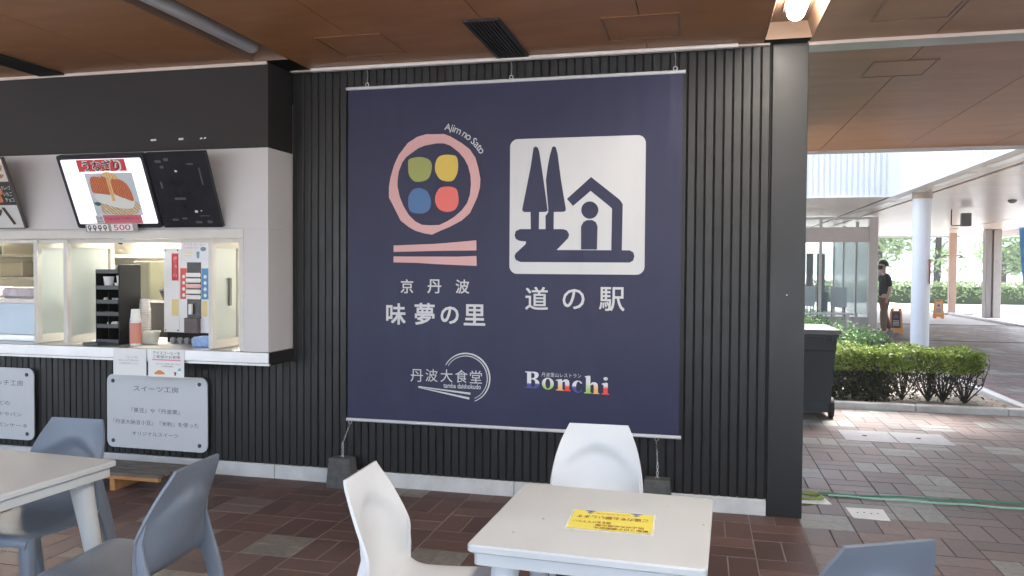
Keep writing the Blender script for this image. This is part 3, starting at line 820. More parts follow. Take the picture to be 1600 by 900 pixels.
tag(q.build("jug_parts", mat("jug_mixed", (.25, .25, .26), .4)), "small bottles and cups under the drink machine", "bottles", kind="stuff")
fn = Frame((X0 + .165, Y0 - .012, 1.575), (1, 0, 0), (0, 0, 1))
nt_ = thing("machine_notice", "pale paper notice stuck on top of the drink machine", "notice", fn.p(.11, 0))
q = MB(); slab(q, fn, 0, .232, 0, .155, -.001, 0, .002); q.build("paper", mat("notice_pale", (.70, .70, .78), .7), nt_)
lt = MB(); text(lt, fn, "アイスコーヒー", .115, .125, .018, .001, width=.19); text(lt, fn, "カップをお取りください", .085, .10, .013, .001, width=.13); lt.build("lettering", mat("violet_ink", (.30, .22, .35), .6), nt_)
q = MB(); rect(q, fn, .03, .09, .035, .045, .001); rect(q, fn, .03, .1, .055, .065, .001); q.build("yellow_line", mat("hi_yellow", (.72, .65, .25), .6), nt_)
q = MB(); flat(q, fn, [[(.13, .07), (.16, .07), (.155, .02), (.135, .02)]], .001); flat(q, fn, [ell(.19, .09, .025, .017, 14)], .001); q.build("pictogram", mat("teal_ink", (.12, .30, .34), .6), nt_)
q = MB(); q.box(-3.56, -3.40, -.15, -.02, CT, CT + .075, b=.012); tag(q.build("cloth_bundle", mat("cloth_blue", (.28, .42, .68), .85, var=.2, vscale=25, bump=.8, bscale=40)), "folded light blue cloth on the counter beside the window leaf", "cloth")
# glass display case and kitchen things to the left and behind
dc = thing("display_case", "lit glass display case at the left end of the counter", "display case", (-5.5, .05, CT))
q = MB(); q.box(-6.15, -4.93, -.12, .28, CT, 1.0, b=.003); q.build("base", inox_m, dc)
q = MB(); q.box(-6.15, -4.93, -.11, .27, 1.24, 1.275, b=.003); q.build("top", mat("case_top", (.74, .68, .64), .4), dc)
q = MB(); q.box(-6.13, -4.95, -.09, .26, 1.11, 1.118); q.build("shelf", mat("case_shelf", (.62, .70, .76), .3), dc)
q = MB(); q.box(-6.14, -4.94, -.108, -.103, 1.002, 1.238); q.build("pane", glass("case_glass", (.75, .86, .95), .1, .45), dc)
q = MB(); q.box(-6.1, -4.98, .25, .262, 1.002, 1.238); q.build("back_panel", mat("case_back", (.72, .82, .90), .4), dc)  # case light put into pale blue colours; no lamp inside
random.seed(11)
for k in range(9):
    xx = -6.0 + k * .115
    tag(MB().lathe([(.03, 0), (.042, .012), (.038, .045), (.015, .06), (.001, .062)], (xx, .08 + .05 * (k % 2), 1.119), 10).build("pastry", mat("pastry_pale", (.70, .58, .46), .6), smooth=True), "small pale pastry in the glass display case", "pastry", "pastries in the display case")
for k, (xa, xb, m) in enumerate(((-6.0, -5.42, "packet"), (-5.34, -5.0, "packet"))):
    q = MB(); q.box(xa, xb, -.05, .18, 1.2765, 1.36, b=.02); tag(q.build("wrapped_pack", mat("wrap_violet", (.42, .38, .42), .3, var=.3, vscale=14)), ("left" if k == 0 else "right") + " wrapped pack lying on top of the display case", "package")
t = thing("tall_tray", "tall white tray leaning inside the window behind the glass leaf", "tray", (-5.35, .7, CT))
q = MB(); q.rings([[(-5.42, .70, .96), (-5.34, .70, .96), (-5.34, .76, .96), (-5.42, .76, .96)], [(-5.34, .70, 1.42), (-5.27, .70, 1.42), (-5.27, .76, 1.42), (-5.34, .76, 1.42)]]); q.build("tray", paper_m, t)
t = thing("steel_cabinet", "grey steel cabinet with an orange label inside the kitchen window", "cabinet", (-5.6, 1.2, 0))
q = MB(); q.box(-6.1, -5.2, 1.0, 1.5, 0, 1.40, b=.01); q.build("body", mat("cab_steel", (.26, .27, .26), .4, metal=.4), t)
q = MB(); q.box(-5.95, -5.75, .992, .999, 1.2, 1.25); q.build("label_strip", mat("lab_orange", (.6, .18, .08), .5), t)
q = MB(); q.box(-6.0, -5.3, .985, .999, 1.30, 1.325); q.build("handle", inox_m, t)
sh = thing("kitchen_shelf", "stainless kitchen shelf with trays on the back wall", "shelf", (-6.6, 2.1, 1.4))
for z in (1.38, 1.62): q = MB(); q.box(-8.6, -5.0, 1.85, 2.29, z, z + .03, b=.004); q.build("shelf_board", cream_m, sh)
for x in (-8.5, -6.8, -5.1): q = MB(); q.tube([(x, 1.9, 0), (x, 1.9, 1.9)], .016, 8); q.build("post", inox_m, sh)
random.seed(21)
for k in range(4):
    xx = -8.0 + k * .55
    q = MB(); q.box(xx, xx + .3, 1.92, 2.2, 1.411 if k % 2 else 1.651, (1.411 if k % 2 else 1.651) + random.uniform(.08, .2), b=.01)
    tag(q.build("kitchen_tray", mat("tray_tan" if k % 3 else "tray_steel", (.50, .46, .36) if k % 3 else (.45, .45, .44), .4)), ("tan" if k % 3 else "steel grey") + " storage box on the kitchen's " + ("lower" if k % 2 else "upper") + " shelf, " + ("left" if k < 2 else "right") + " one", "box", "boxes on the kitchen shelf")
hd = thing("extractor_hood", "steel extractor hood hanging in the kitchen at left", "hood", (-6.9, 1.6, 2.1))
q = MB(); q.rings([[(-7.9, 1.0, 1.82), (-6.0, 1.0, 1.82), (-6.0, 2.2, 1.82), (-7.9, 2.2, 1.82)], [(-7.6, 1.5, 2.3), (-6.3, 1.5, 2.3), (-6.3, 2.2, 2.3), (-7.6, 2.2, 2.3)]]); q.build("hood_shell", room_m, hd)
q = MB(); q.box(-7.3, -6.6, 1.7, 2.2, 2.301, 2.599); q.build("duct", room_m, hd)
cbn = thing("wall_cabinet", "grey hanging cabinet at the back of the kitchen", "cabinet", (-4.7, 2.1, 1.95))
q = MB(); q.box(-5.6, -3.6, 1.75, 2.29, 1.95, 2.45, b=.004); q.build("carcass", mat("cab_grey", (.36, .34, .27), .5), cbn)
for k in range(3): q = MB(); q.box(-5.58 + k * .66, -4.94 + k * .66, 1.735, 1.749, 1.96, 2.44, b=.003); q.build("door", mat("cab_door", (.42, .40, .32), .45), cbn)
for k, x in enumerate((-6.0, -5.55)):
    q = MB(); q.tube([(x, 1.5, 1.75), (x + .13, 1.5, 2.2)], .02, 8); tag(q.build("ladle", black_m), "dark hanging kitchen tool seen above the cup organiser, " + ("left" if k == 0 else "right") + " one", "kitchen tool")
sq = thing("sauce_machine", "dark brown machine behind the tall cup stack", "machine", (-4.45, .9, CT))
q = MB(); q.box(-4.75, -4.25, .75, 1.15, .0, 1.24, b=.02); q.build("body", mat("mach_brown", (.05, .04, .035), .4), sq)
q = MB(); q.lathe([(.10, 0), (.13, .08), (.12, .1), (.03, .13)], (-4.5, .93, 1.241), 16); q.build("hopper", mat("mach_dk", (.03, .025, .025), .3), sq)
q = MB(); q.box(-4.95, -4.78, .95, 1.25, 0, 1.58, b=.01); q.build("tower", mat("mach_olive", (.13, .13, .085), .5), sq)

# ------------------------------------------------------------------ notices and plates below the counter
fk = XZ(K - .0075)
def notice(x0, x1, z0, z1, lab):
    t = thing("paper_notice", lab, "notice", ((x0 + x1) / 2, K - .006, z0), "notices hanging from the counter edge")
    q = MB(); slab(q, fk, x0, x1, z0, z1, -.003, 0, .004); q.build("paper", paper_m, t); return t
t = notice(-4.085, -3.812, .755, .947, "blank looking white notice with three faint lines")
lt = MB(); text(lt, fk, "こちらでは", -3.93, .885, .013, .001, width=.1); text(lt, fk, "お召し上がり頂けます", -3.955, .862, .014, .001, width=.17); text(lt, fk, "ご注文後お待ちください", -3.955, .84, .014, .001, width=.17); lt.build("lettering", mat("faint_ink", (.25, .26, .26), .7), t)
t = notice(-3.795, -3.505, .753, .948, "printed white notice with an orange picture, iced coffee")
lt = MB(); text(lt, fk, "アイスコーヒーを", -3.645, .922, .022, .001, width=.22); text(lt, fk, "ご希望のお客様", -3.645, .895, .022, .001, width=.22); text(lt, fk, "カウンターでお申し付けください", -3.63, .845, .011, .001, width=.2); text(lt, fk, "ご利用の際は", -3.64, .828, .011, .001, width=.1); lt.build("lettering", ink_m, t)
q = MB(); rect(q, fk, -3.76, -3.53, .869, .878, .001); q.build("pink_line", mat("pink_ink", (.75, .25, .38), .6), t)
q = MB(); flat(q, fk, [smooth_loop([(-3.745, .772), (-3.72, .795), (-3.70, .8), (-3.675, .79), (-3.66, .772)])], .001); q.build("orange_picture", mat("orange_ink", (.72, .25, .05), .6), t)
q = MB(); flat(q, fk, [[(-3.585, .79), (-3.565, .79), (-3.57, .765), (-3.58, .765)]], .001); q.build("glass_picture", mat("plum_ink", (.2, .05, .1), .6), t)
q = MB(); flat(q, fk, [[(-3.56, .80), (-3.535, .825), (-3.525, .80)]], .001); q.build("teal_picture", mat("teal_ink2", (.2, .45, .45), .6), t)
plate_m = mat("plate_grey", (.58, .585, .60), .36, metal=.1, var=.03, vscale=3)
eng_m = mat("engraving", (.09, .09, .10), .6)
def plate(x0, x1, z0, z1, lines, lab):
    t = thing("sign_plate", lab, "sign", ((x0 + x1) / 2, 0, z0), "grey sign plates on the battens")
    f = XZ(-.024)
    q = MB(); lo = rrect(x0, x1, z0, z1, .055, 8); q.rings([[f.p(a, b_, -.009) for a, b_ in lo], [f.p(a, b_, 0) for a, b_ in lo]]); q.build("plate", plate_m, t)
    lt = MB()
    for (s, cx, cz, h, w) in lines: text(lt, f, s, cx, cz, h, .0008, width=w)
    lt.build("lettering", eng_m, t)
    for a in (x0 + .055, x1 - .065):
        for c in (z0 + .05, z1 - .05):
            q = MB(); q.lathe([(.015, 0), (.015, .004), (.009, .007), (.001, .007)], (0, 0, 0), 12); q.v = [(a + v[0], -.024 - v[2], c + v[1]) for v in q.v]; q.build("screw", mat("plate_screw", (.08, .08, .085), .35, metal=.6), t)
plate(-4.386, -3.518, .157, .712, [("スイーツ工房", -3.955, .612, .043, .39), ("『黒豆』や『丹波栗』", -3.96, .447, .036, .42), ("『丹波大納言小豆』『米粉』を使った", -3.962, .355, .036, .74), ("オリジナルスイーツ", -3.965, .27, .03, .40)], "grey sign plate about sweets, below the two paper notices")
plate(-5.93, -5.06, .160, .726, [("サンドイッチ工房", -5.42, .607, .045, .52), ("『丹波牛』などの", -5.5, .447, .036, .42), ("ホットサンドやパン", -5.43, .358, .034, .50), ("米粉パンケーキ", -5.33, .272, .034, .42)], "grey sign plate cut by the left edge of the frame")

# ------------------------------------------------------------------ the banner
ring_o = [(-1.766, 2.433), (-1.681, 2.432), (-1.636, 2.414), (-1.558, 2.368), (-1.5, 2.324), (-1.461, 2.267), (-1.441, 2.2), (-1.426, 2.126), (-1.428, 2.071), (-1.447, 2.004), (-1.497, 1.9), (-1.555, 1.851), (-1.639, 1.809), (-1.704, 1.784), (-1.763, 1.758), (-1.816, 1.766), (-1.883, 1.785), (-1.929, 1.81), (-1.99, 1.855), (-2.03, 1.931), (-2.075, 2.013), (-2.075, 2.083), (-2.065, 2.145), (-2.038, 2.233), (-2.005, 2.301), (-1.938, 2.38), (-1.872, 2.419), (-1.806, 2.435)]
ring_i = [(-1.733, 2.371), (-1.681, 2.369), (-1.635, 2.352), (-1.577, 2.307), (-1.538, 2.263), (-1.512, 2.214), (-1.495, 2.152), (-1.491, 2.09), (-1.498, 2.023), (-1.517, 1.968), (-1.555, 1.919), (-1.607, 1.876), (-1.659, 1.846), (-1.711, 1.823), (-1.777, 1.821), (-1.836, 1.825), (-1.883, 1.848), (-1.93, 1.892), (-1.97, 1.955), (-1.997, 2.018), (-2.013, 2.088), (-2.013, 2.125), (-2.004, 2.188), (-1.978, 2.25), (-1.951, 2.284), (-1.911, 2.311), (-1.865, 2.341), (-1.818, 2.358)]
green = [(-1.931, 2.268), (-1.884, 2.281), (-1.845, 2.282), (-1.798, 2.27), (-1.772, 2.245), (-1.767, 2.207), (-1.781, 2.152), (-1.811, 2.124), (-1.87, 2.115), (-1.904, 2.129), (-1.931, 2.168), (-1.936, 2.224)]
yellow = [(-1.739, 2.244), (-1.72, 2.278), (-1.68, 2.292), (-1.628, 2.29), (-1.596, 2.28), (-1.583, 2.246), (-1.583, 2.185), (-1.602, 2.136), (-1.628, 2.116), (-1.673, 2.117), (-1.712, 2.134), (-1.739, 2.176), (-1.744, 2.207)]
blue = [(-1.93, 2.024), (-1.904, 2.061), (-1.864, 2.074), (-1.824, 2.066), (-1.791, 2.04), (-1.771, 1.984), (-1.78, 1.934), (-1.81, 1.907), (-1.856, 1.901), (-1.91, 1.911), (-1.932, 1.942), (-1.935, 1.986)]
red = [(-1.738, 2.027), (-1.71, 2.07), (-1.66, 2.08), (-1.614, 2.074), (-1.588, 2.055), (-1.577, 2.006), (-1.579, 1.963), (-1.601, 1.926), (-1.64, 1.911), (-1.679, 1.913), (-1.718, 1.933), (-1.741, 1.977)]
chop1 = [(-2.04, 1.685), (-1.763, 1.695), (-1.671, 1.701), (-1.452, 1.719), (-1.451, 1.652), (-1.75, 1.648), (-2.04, 1.641)]
chop2 = [(-2.04, 1.61), (-1.58, 1.61), (-1.451, 1.615), (-1.448, 1.549), (-1.593, 1.554), (-1.749, 1.56), (-1.869, 1.567), (-2.04, 1.57)]
panel = [(-1.219, 2.381), (-0.337, 2.381), (-0.351, 1.498), (-1.226, 1.498)]
tree1 = [(-1.067, 2.319), (-1.058, 2.328), (-1.049, 2.328), (-1.037, 2.32), (-1.028, 2.294), (-1.0, 2.12), (-0.981, 1.993), (-0.97, 1.912), (-0.981, 1.903), (-1.026, 1.902), (-1.027, 1.789), (-1.081, 1.789), (-1.084, 1.903), (-1.123, 1.903), (-1.138, 1.91), (-1.139, 1.926), (-1.118, 2.03), (-1.084, 2.203)]
tree2 = [(-0.943, 2.321), (-0.931, 2.327), (-0.919, 2.32), (-0.907, 2.279), (-0.883, 2.107), (-0.85, 1.922), (-0.852, 1.907), (-0.866, 1.902), (-0.929, 1.902), (-0.929, 1.788), (-0.983, 1.788), (-0.984, 1.877), (-0.967, 1.898), (-0.966, 1.924), (-0.976, 2.028), (-0.983, 2.109), (-0.971, 2.201), (-0.958, 2.269)]
base = [(-1.152, 1.792), (-0.868, 1.79), (-0.841, 1.781), (-0.827, 1.755), (-0.833, 1.732), (-0.908, 1.655), (-0.438, 1.653), (-0.415, 1.641), (-0.407, 1.615), (-0.415, 1.588), (-0.437, 1.575), (-1.151, 1.576), (-1.181, 1.59), (-1.19, 1.614), (-1.181, 1.634), (-1.116, 1.692), (-1.112, 1.71), (-1.158, 1.715), (-1.182, 1.728), (-1.19, 1.751), (-1.182, 1.78)]
house = [(-0.844, 1.985), (-0.688, 2.123), (-0.503, 1.975), (-0.484, 1.946), (-0.487, 1.651), (-0.554, 1.653), (-0.552, 1.919), (-0.57, 1.936), (-0.69, 2.034), (-0.803, 1.939)]
head = [(-0.639, 1.911), (-0.641, 1.896), (-0.647, 1.883), (-0.655, 1.871), (-0.666, 1.862), (-0.68, 1.857), (-0.694, 1.855), (-0.708, 1.857), (-0.722, 1.863), (-0.733, 1.872), (-0.742, 1.884), (-0.748, 1.897), (-0.75, 1.912), (-0.748, 1.926), (-0.743, 1.94), (-0.734, 1.951), (-0.722, 1.96), (-0.709, 1.965), (-0.695, 1.967), (-0.681, 1.965), (-0.667, 1.959), (-0.656, 1.95), (-0.647, 1.939), (-0.641, 1.925)]
body = [(-0.749, 1.658), (-0.75, 1.807), (-0.735, 1.835), (-0.712, 1.847), (-0.678, 1.847), (-0.655, 1.834), (-0.643, 1.806), (-0.646, 1.658)]
BY = -.06
rod_m = mat("rod_silver", (.58, .58, .59), .35)
bn = thing("banner", "large navy blue cloth banner with white and coloured emblems", "banner", (-1.26, BY, .475))
bx0, bx1, bz0, bz1 = -2.378, -.118, .482, 2.757
q = MB(); q.sheet(lambda u, v: (bx0 + (bx1 - bx0) * u, BY + .003 + .0012 * math.sin(u * 9) * math.sin(v * 5 + 1), bz0 + (bz1 - bz0) * v), 24, 24, .002); q.build("cloth", navy_m, bn, smooth=True)
q = MB(); q.tube([(-2.392, BY, 2.766), (-.102, BY, 2.766)], .0115, 12); q.build("top_rod", rod_m, bn, smooth=True)
q = MB(); q.tube([(-2.388, BY, .474), (-.104, BY, .474)], .0115, 12); q.build("bottom_rod", rod_m, bn, smooth=True)
fb = XZ(BY - .0035)
def bp(name, m, loops, c=0.0):
    q = MB()
    flat(q, fb, loops, c); return q.build(name, m, bn)
pink_m = mat("print_pink", (.62, .36, .35), .6)
bp("bowl_ring", pink_m, [ring_o, ring_i[::-1]])
for n_, l_, c_ in (("green_spot", green, (.30, .33, .095)), ("yellow_spot", yellow, (.63, .46, .085)), ("blue_spot", blue, (.075, .16, .33)), ("red_spot", red, (.72, .15, .13))):
    bp(n_, mat("print_" + n_, c_, .6), [smooth_loop(l_)])
bp("chopstick_shape", pink_m, [chop1]); bp("chopstick_shape", pink_m, [chop2])
cx_, cz_ = -1.746, 2.096
ajim = "Ajim no Sato"
wd = {"A": 1.15, "j": .5, "i": .5, "m": 1.6, "n": 1.05, "o": 1.05, "S": 1.0, "a": .95, "t": .68, " ": .5}
tot = sum(wd[c] for c in ajim); acc = 0
lt = MB()
for ch in ajim:
    th = math.radians(11.0 + 47.5 * (acc + wd[ch] / 2) / tot); acc += wd[ch]
    if ch == " ": continue
    hh = {"A": .044, "j": .054, "i": .045, "m": .033, "n": .033, "o": .034, "S": .046, "a": .034, "t": .041}[ch]
    off = .370 + hh / 2 - (.010 if ch == "j" else 0)
    text(lt, fb, ch, cx_ + off * math.sin(th), cz_ + off * math.cos(th), hh, 0, rot=-th, bold=.02)
tag(lt.build("lettering", white_print, bn), kind="stuff")
panel_l = rrect(-1.224, -.343, 1.498, 2.381, .052, 8)
bp("white_square", white_print, [panel_l])
for n_, l_ in (("tree_shape", smooth_loop(tree1, 1)), ("tree_shape", tree2), ("ground_shape", base), ("house_shape", house), ("head_shape", head), ("body_shape", body)):
    bp(n_, navy_m, [l_], .0012)
for s, x, z, h in (("京", -1.942, 1.407, .093), ("丹", -1.745, 1.409, .092), ("波", -1.547, 1.410, .092), ("味", -2.022, 1.217, .140), ("夢", -1.814, 1.221, .142), ("の", -1.636, 1.216, .112), ("里", -1.462, 1.221, .136), ("道", -1.039, 1.338, .148), ("の", -.795, 1.337, .128), ("駅", -.548, 1.341, .150)):
    big = z < 1.3
    lt = MB(); text(lt, fb, s, x, z, h, 0, bold=.045 if big else (.022 if h > .12 else .026)); lt.build("character", white_print, bn)
for s, x, z in (("丹", -1.869, .800), ("波", -1.763, .805), ("大", -1.656, .806), ("食", -1.551, .807), ("堂", -1.450, .806)):
    lt = MB(); text(lt, fb, s, x, z, .086, 0, bold=-.004); lt.build("character", white_print, bn)
lt = MB(); text(lt, fb, "tamba daishokudo", -1.5465, .741, .032, 0, width=.262, bold=.022); tag(lt.build("lettering", white_print, bn), kind="stuff")
def arc_band(r0, r1, a0, a1, t0, t1):
    o, i = [], []
    for k in range(41):
        a = math.radians(a0 + (a1 - a0) * k / 40); w = t0 + (t1 - t0) * math.sin(PI * k / 40)
        rm = (r0 + r1) / 2
        o.append((-1.519 + (rm + w) * math.cos(a), .797 + (rm + w) * math.sin(a) * 1.0)); i.append((-1.519 + (rm - w) * math.cos(a), .797 + (rm - w) * math.sin(a)))
    return o + i[::-1]
bp("arc_line", white_print, [arc_band(.160, .170, 150, -68, .0025, .0055)])
bp("arc_line", white_print, [arc_band(.146, .150, 148, -66, .0018, .0032)])
bp("chopstick_line", white_print, [[(-1.857, .728), (-1.487, .699), (-1.487, .685), (-1.857, .722)]])
bp("chopstick_line", white_print, [[(-1.857, .722), (-1.495, .667), (-1.495, .652), (-1.857, .717)]])
# the colourful restaurant name: serif letters, white above, colour below
def grad(name, c, z0, z1):
    m = bpy.data.materials.new(name); m.use_nodes = True; t = m.node_tree; b = t.nodes["Principled BSDF"]; b.inputs["Roughness"].default_value = .6
    g = t.nodes.new("ShaderNodeNewGeometry"); sx = t.nodes.new("ShaderNodeSeparateXYZ"); mr = t.nodes.new("ShaderNodeMapRange")
    mr.inputs["From Min"].default_value = z0; mr.inputs["From Max"].default_value = z1
    mx = t.nodes.new("ShaderNodeMix"); mx.data_type = 'RGBA'; mx.inputs[6].default_value = (*c, 1); mx.inputs[7].default_value = (.68, .68, .70, 1)
    t.links.new(g.outputs["Position"], sx.inputs[0]); t.links.new(sx.outputs[2], mr.inputs[0]); t.links.new(mr.outputs[0], mx.inputs[0]); t.links.new(mx.outputs[2], b.inputs[0])
    return m
def bq(px, py): return (-1.116 + (px - 200) * .000441 + 0, .857 - (py - 200) * .000408 - (px - 200) * 0.0000012)
def bl(loops): return [[bq(*p) for p in l] for l in loops]
gb, gg, go, gr, gn = grad("let_blue", (.06, .07, .30), .773, .784), grad("let_green", (.36, .52, .12), .752, .80), grad("let_orange", (.80, .42, .12), .752, .80), grad("let_red", (.78, .07, .04), .765, .782), grad("let_violet", (.07, .08, .30), .765, .775)
stem = lambda x0, x1, y0, y1: [(x0, y0), (x1, y0), (x1, y1), (x0, y1)]
Bo = [(205, 202), (360, 202), (395, 212), (412, 235), (412, 268), (392, 300), (362, 318), (402, 335), (425, 372), (428, 415), (408, 450), (370, 470), (205, 470), (205, 458), (238, 450), (238, 222), (205, 214)]
Bi1 = [(300, 222), (330, 222), (350, 238), (352, 280), (335, 304), (300, 308)]
Bi2 = [(300, 326), (335, 328), (360, 352), (362, 420), (342, 446), (300, 450)]
bp("letter", gb, bl([Bo, Bi1, Bi2]))
bp("letter", gg, bl([ell(553, 385, 90, 96), ell(553, 385, 38, 80)]))
nL = [(675, 318), (760, 300), (772, 335), (772, 466), (792, 474), (792, 486), (675, 486), (675, 474), (705, 466), (705, 335), (675, 330)]
nR = [(772, 335), (800, 305), (840, 302), (868, 322), (876, 355), (876, 468), (900, 478), (900, 490), (790, 490), (812, 470), (812, 360), (800, 338), (772, 352)]
bp("letter", go, bl([nL])); bp("letter", gr, bl([nR]))
co = ell(1000, 412, 84, 98, 24, 35, 325); ci = ell(1000, 412, 36, 82, 24, 325, 35)[::-1]
bp("letter", gn, bl([co + ell(1012, 412, 36, 82, 24, 40, 320)[::-1]]))
hL = [(1105, 240), (1175, 228), (1187, 240), (1187, 492), (1205, 500), (1205, 512), (1095, 512), (1095, 500), (1122, 492), (1122, 262), (1105, 254)]
hR = [(1187, 360), (1215, 332), (1260, 330), (1290, 350), (1298, 385), (1298, 494), (1320, 502), (1320, 514), (1215, 514), (1238, 496), (1238, 390), (1225, 364), (1187, 382)]
bp("letter", gg, bl([hL])); bp("letter", go, bl([hR]))
iL = [(1355, 345), (1425, 328), (1442, 340), (1442, 496), (1468, 506), (1468, 518), (1350, 518), (1350, 506), (1378, 496), (1378, 368), (1355, 360)]
bp("letter", gr, bl([iL])); bp("letter_dot", white_print, bl([ell(1410, 268, 32, 28, 16)]))
lt = MB(); text(lt, fb, "丹波里山レストラン", -.872, .840, .028, 0, width=.262, bold=.0); tag(lt.build("lettering", white_print, bn), kind="stuff")
# hooks above, tie wires below
for x in (-2.24, -1.222, -.168):
    q = MB(); q.tube([(x - .004, -.052, CEIL - .026), (x + .004, -.054, 2.86), (x + .002, BY, 2.80)], .0022, 6); q.tube([(x + .002 + .012 * math.cos(a), BY, 2.788 + .012 * math.sin(a)) for a in [k * PI / 6 for k in range(13)]], .003, 6, cap=False)
    q.build("hook", wire_m, bn, smooth=True)
for x, xb in ((-2.362, -2.418), (-.256, -.249)):
    q = MB(); q.tube([(x + .011 * math.cos(a), BY, .455 + .011 * math.sin(a)) for a in [k * PI / 6 for k in range(13)]], .0028, 6, cap=False)
    n = 26
    q.tube([(x + (xb - x) * t / n + .0035 * math.cos(t * 1.5), BY + .0035 * math.sin(t * 1.5), .444 - (.444 - .30) * t / n) for t in range(n + 1)], .003, 6)
    for k in range(5):
        zz = .30 - k * .02
        pts = [(xb + .006 * math.cos(a) * (1 if k % 2 else .3), BY + .006 * math.cos(a) * (.3 if k % 2 else 1), zz + .0125 * math.sin(a)) for a in [j * PI / 5 for j in range(11)]]
        q.tube(pts, .0022, 5, cap=False)
    q.build("tie_wire", wire_m, bn, smooth=True)
blk_m = mat("weight_concrete", (.085, .085, .085), .85, var=.35, vscale=18, bump=.5, bscale=60)
for x, lab, yy in ((-2.418, "dark concrete weight under the banner's left end", -.066), (-.249, "dark concrete weight under the banner's right end, behind the table", -.066)):
    t = thing("weight_block", lab, "weight", (x, yy, 0), "concrete weights tying down the banner")
    q = MB(); a, b_ = .098, .082
    ring = lambda w, d, z: [(x + sx * w, yy + sy * d, z) for sx, sy in ((-1, -1), (1, -1), (1, 1), (-1, 1))]
    q.rings([ring(.094, .058, 0), ring(.096, .06, .006), ring(.078, .05, .203), ring(.074, .047, .208)]); q.build("block", blk_m, t)
    q = MB(); q.tube([(x + .010 * math.cos(a), yy, .208 + .014 * math.sin(a)) for a in [k * PI / 6 for k in range(7)]], .003, 6); q.build("eye_bolt", wire_m, t)

# ------------------------------------------------------------------ tables and chairs
def make_table(label, loc, rz):
    t = thing("cafe_table", label, "table", (0, 0, 0), "white square plastic tables")
    S = .345
    q = MB(); lo = rrect(-S, S, -S, S, .02, 5)
    sc = lambda k: [(x * k, y * k) for x, y in lo]
    q.rings([[(x, y, .694) for x, y in sc(.985)], [(x, y, .698) for x, y in lo], [(x, y, .714) for x, y in lo], [(x, y, .719) for x, y in sc(.990)], [(x, y, .720) for x, y in sc(.975)]])
    q.build("tabletop", table_m, t, smooth=30)
    q = MB(); lo2 = rrect(-S + .016, S - .016, -S + .016, S - .016, .02, 5); li = rrect(-S + .03, S - .03, -S + .03, S - .03, .015, 5)
    q.rings([[(x, y, .6935) for x, y in lo2], [(x, y, .655) for x, y in lo2], [(x, y, .650) for x, y in li], [(x, y, .6935) for x, y in li]], cap=False)
    q.build("apron", table_m, t, smooth=30)
    for sx in (-1, 1):
        for sy in (-1, 1):
            q = MB(); q.loft([(sx * .243, sy * .243, .69, .047, .047), (sx * .252, sy * .252, .60, .042, .042), (sx * .272, sy * .272, .42, .035, .035), (sx * .292, sy * .292, .2, .028, .028), (sx * .307, sy * .307, 0, .022, .022)], 14, 2.3)
            q.build("leg", table_m, t, smooth=True)
    t.location = loc; t.rotation_euler = (0, 0, rz)
    return t
tR = make_table("white square table with a yellow notice stuck on its top", (-.303, -2.553, 0), math.radians(-2.2))
tL = dup(tR, "white square table at the left edge beside the blue grey chairs", (-2.382 - .345, -2.27 - .345, 0), math.radians(-3.2))

PROF = [(-.252, .410, .196), (-.248, .434, .201), (-.225, .445, .206), (-.15, .442, .212), (-.05, .434, .215), (.05, .430, .215), (.12, .436, .213), (.165, .468, .210), (.19, .53, .207), (.205, .60, .202), (.221, .67, .191), (.240, .745, .169), (.262, .82, .134)]
def prof(v):
    x = v * (len(PROF) - 1); i = min(int(x), len(PROF) - 2); t = x - i
    P = [PROF[max(0, min(len(PROF) - 1, i + d))] for d in (-1, 0, 1, 2)]
    return [.5 * (2 * b + (c - a) * t + (2 * a - 5 * b + 4 * c - d) * t * t + (3 * b - a - 3 * c + d) * t ** 3) for a, b, c, d in zip(*P)]
def shell(u, v):
    y, z, w = prof(v); s = 2 * u - 1
    bk = min(1, max(0, (z - .44) / .17)) if v > .5 else 0
    bk = bk * bk * (3 - 2 * bk)
    k = bk * .072 * min(1, max(0, (.80 - z) / .30)) if bk else 0          # back wraps forward
    zz = z - (.014 * s ** 8 + .010 * (1 - s * s)) * (1 - bk)
    arch = .745 - .13 * s * s
    d = (arch - z) / .06; d = min(1, max(0, d)); d = d * d * (3 - 2 * d)
    y2 = y - k * s * s + bk * .022 * d * (1 - s * s)
    return (s * w, y2, zz)
def make_chair(name, label, m, group):
    t = thing(name, label, "chair", (0, 0, 0), group)
    q = MB(); q.sheet(shell, 18, 48, .011); q.build("seat_shell", m, t, smooth=60)
    for sx in (-1, 1):
        q = MB(); q.loft([(sx * .180, -.222, .432, .028, .026), (sx * .184, -.226, .39, .030, .025), (sx * .193, -.236, .25, .023, .021), (sx * .204, -.252, .10, .018, .017), (sx * .212, -.265, 0, .0155, .0155)], 12, 3.2)
        q.build("leg", m, t, smooth=True)
        q = MB(); q.loft([(sx * .187, .181, .64, .003, .006), (sx * .194, .163, .58, .007, .014), (sx * .198, .169, .51, .010, .026), (sx * .198, .183, .43, .013, .038), (sx * .199, .205, .36, .0155, .032), (sx * .205, .232, .22, .017, .024), (sx * .210, .262, .08, .015, .018), (sx * .213, .280, 0, .014, .0155)], 12, 3.2)
        q.build("leg", m, t, smooth=True)
    return t
GB, GW = "blue grey plastic chairs", "white plastic chairs"
cA = make_chair("plastic_chair", "white plastic chair behind the right table, facing the viewer", white_plastic, GW)
cA.location = (-.437, -1.77, 0); cA.rotation_euler = (0, 0, math.radians(1.5))
dup(cA, "white plastic chair at the left side of the right table, seen from its side", (-.89, -2.535, 0), math.radians(91.5))
cC = make_chair("plastic_chair", "blue grey plastic chair in front, its rounded back turned to the viewer", blue_plastic, GB)
cC.location = (-2.03, -2.605, 0); cC.rotation_euler = (0, 0, math.radians(-87))
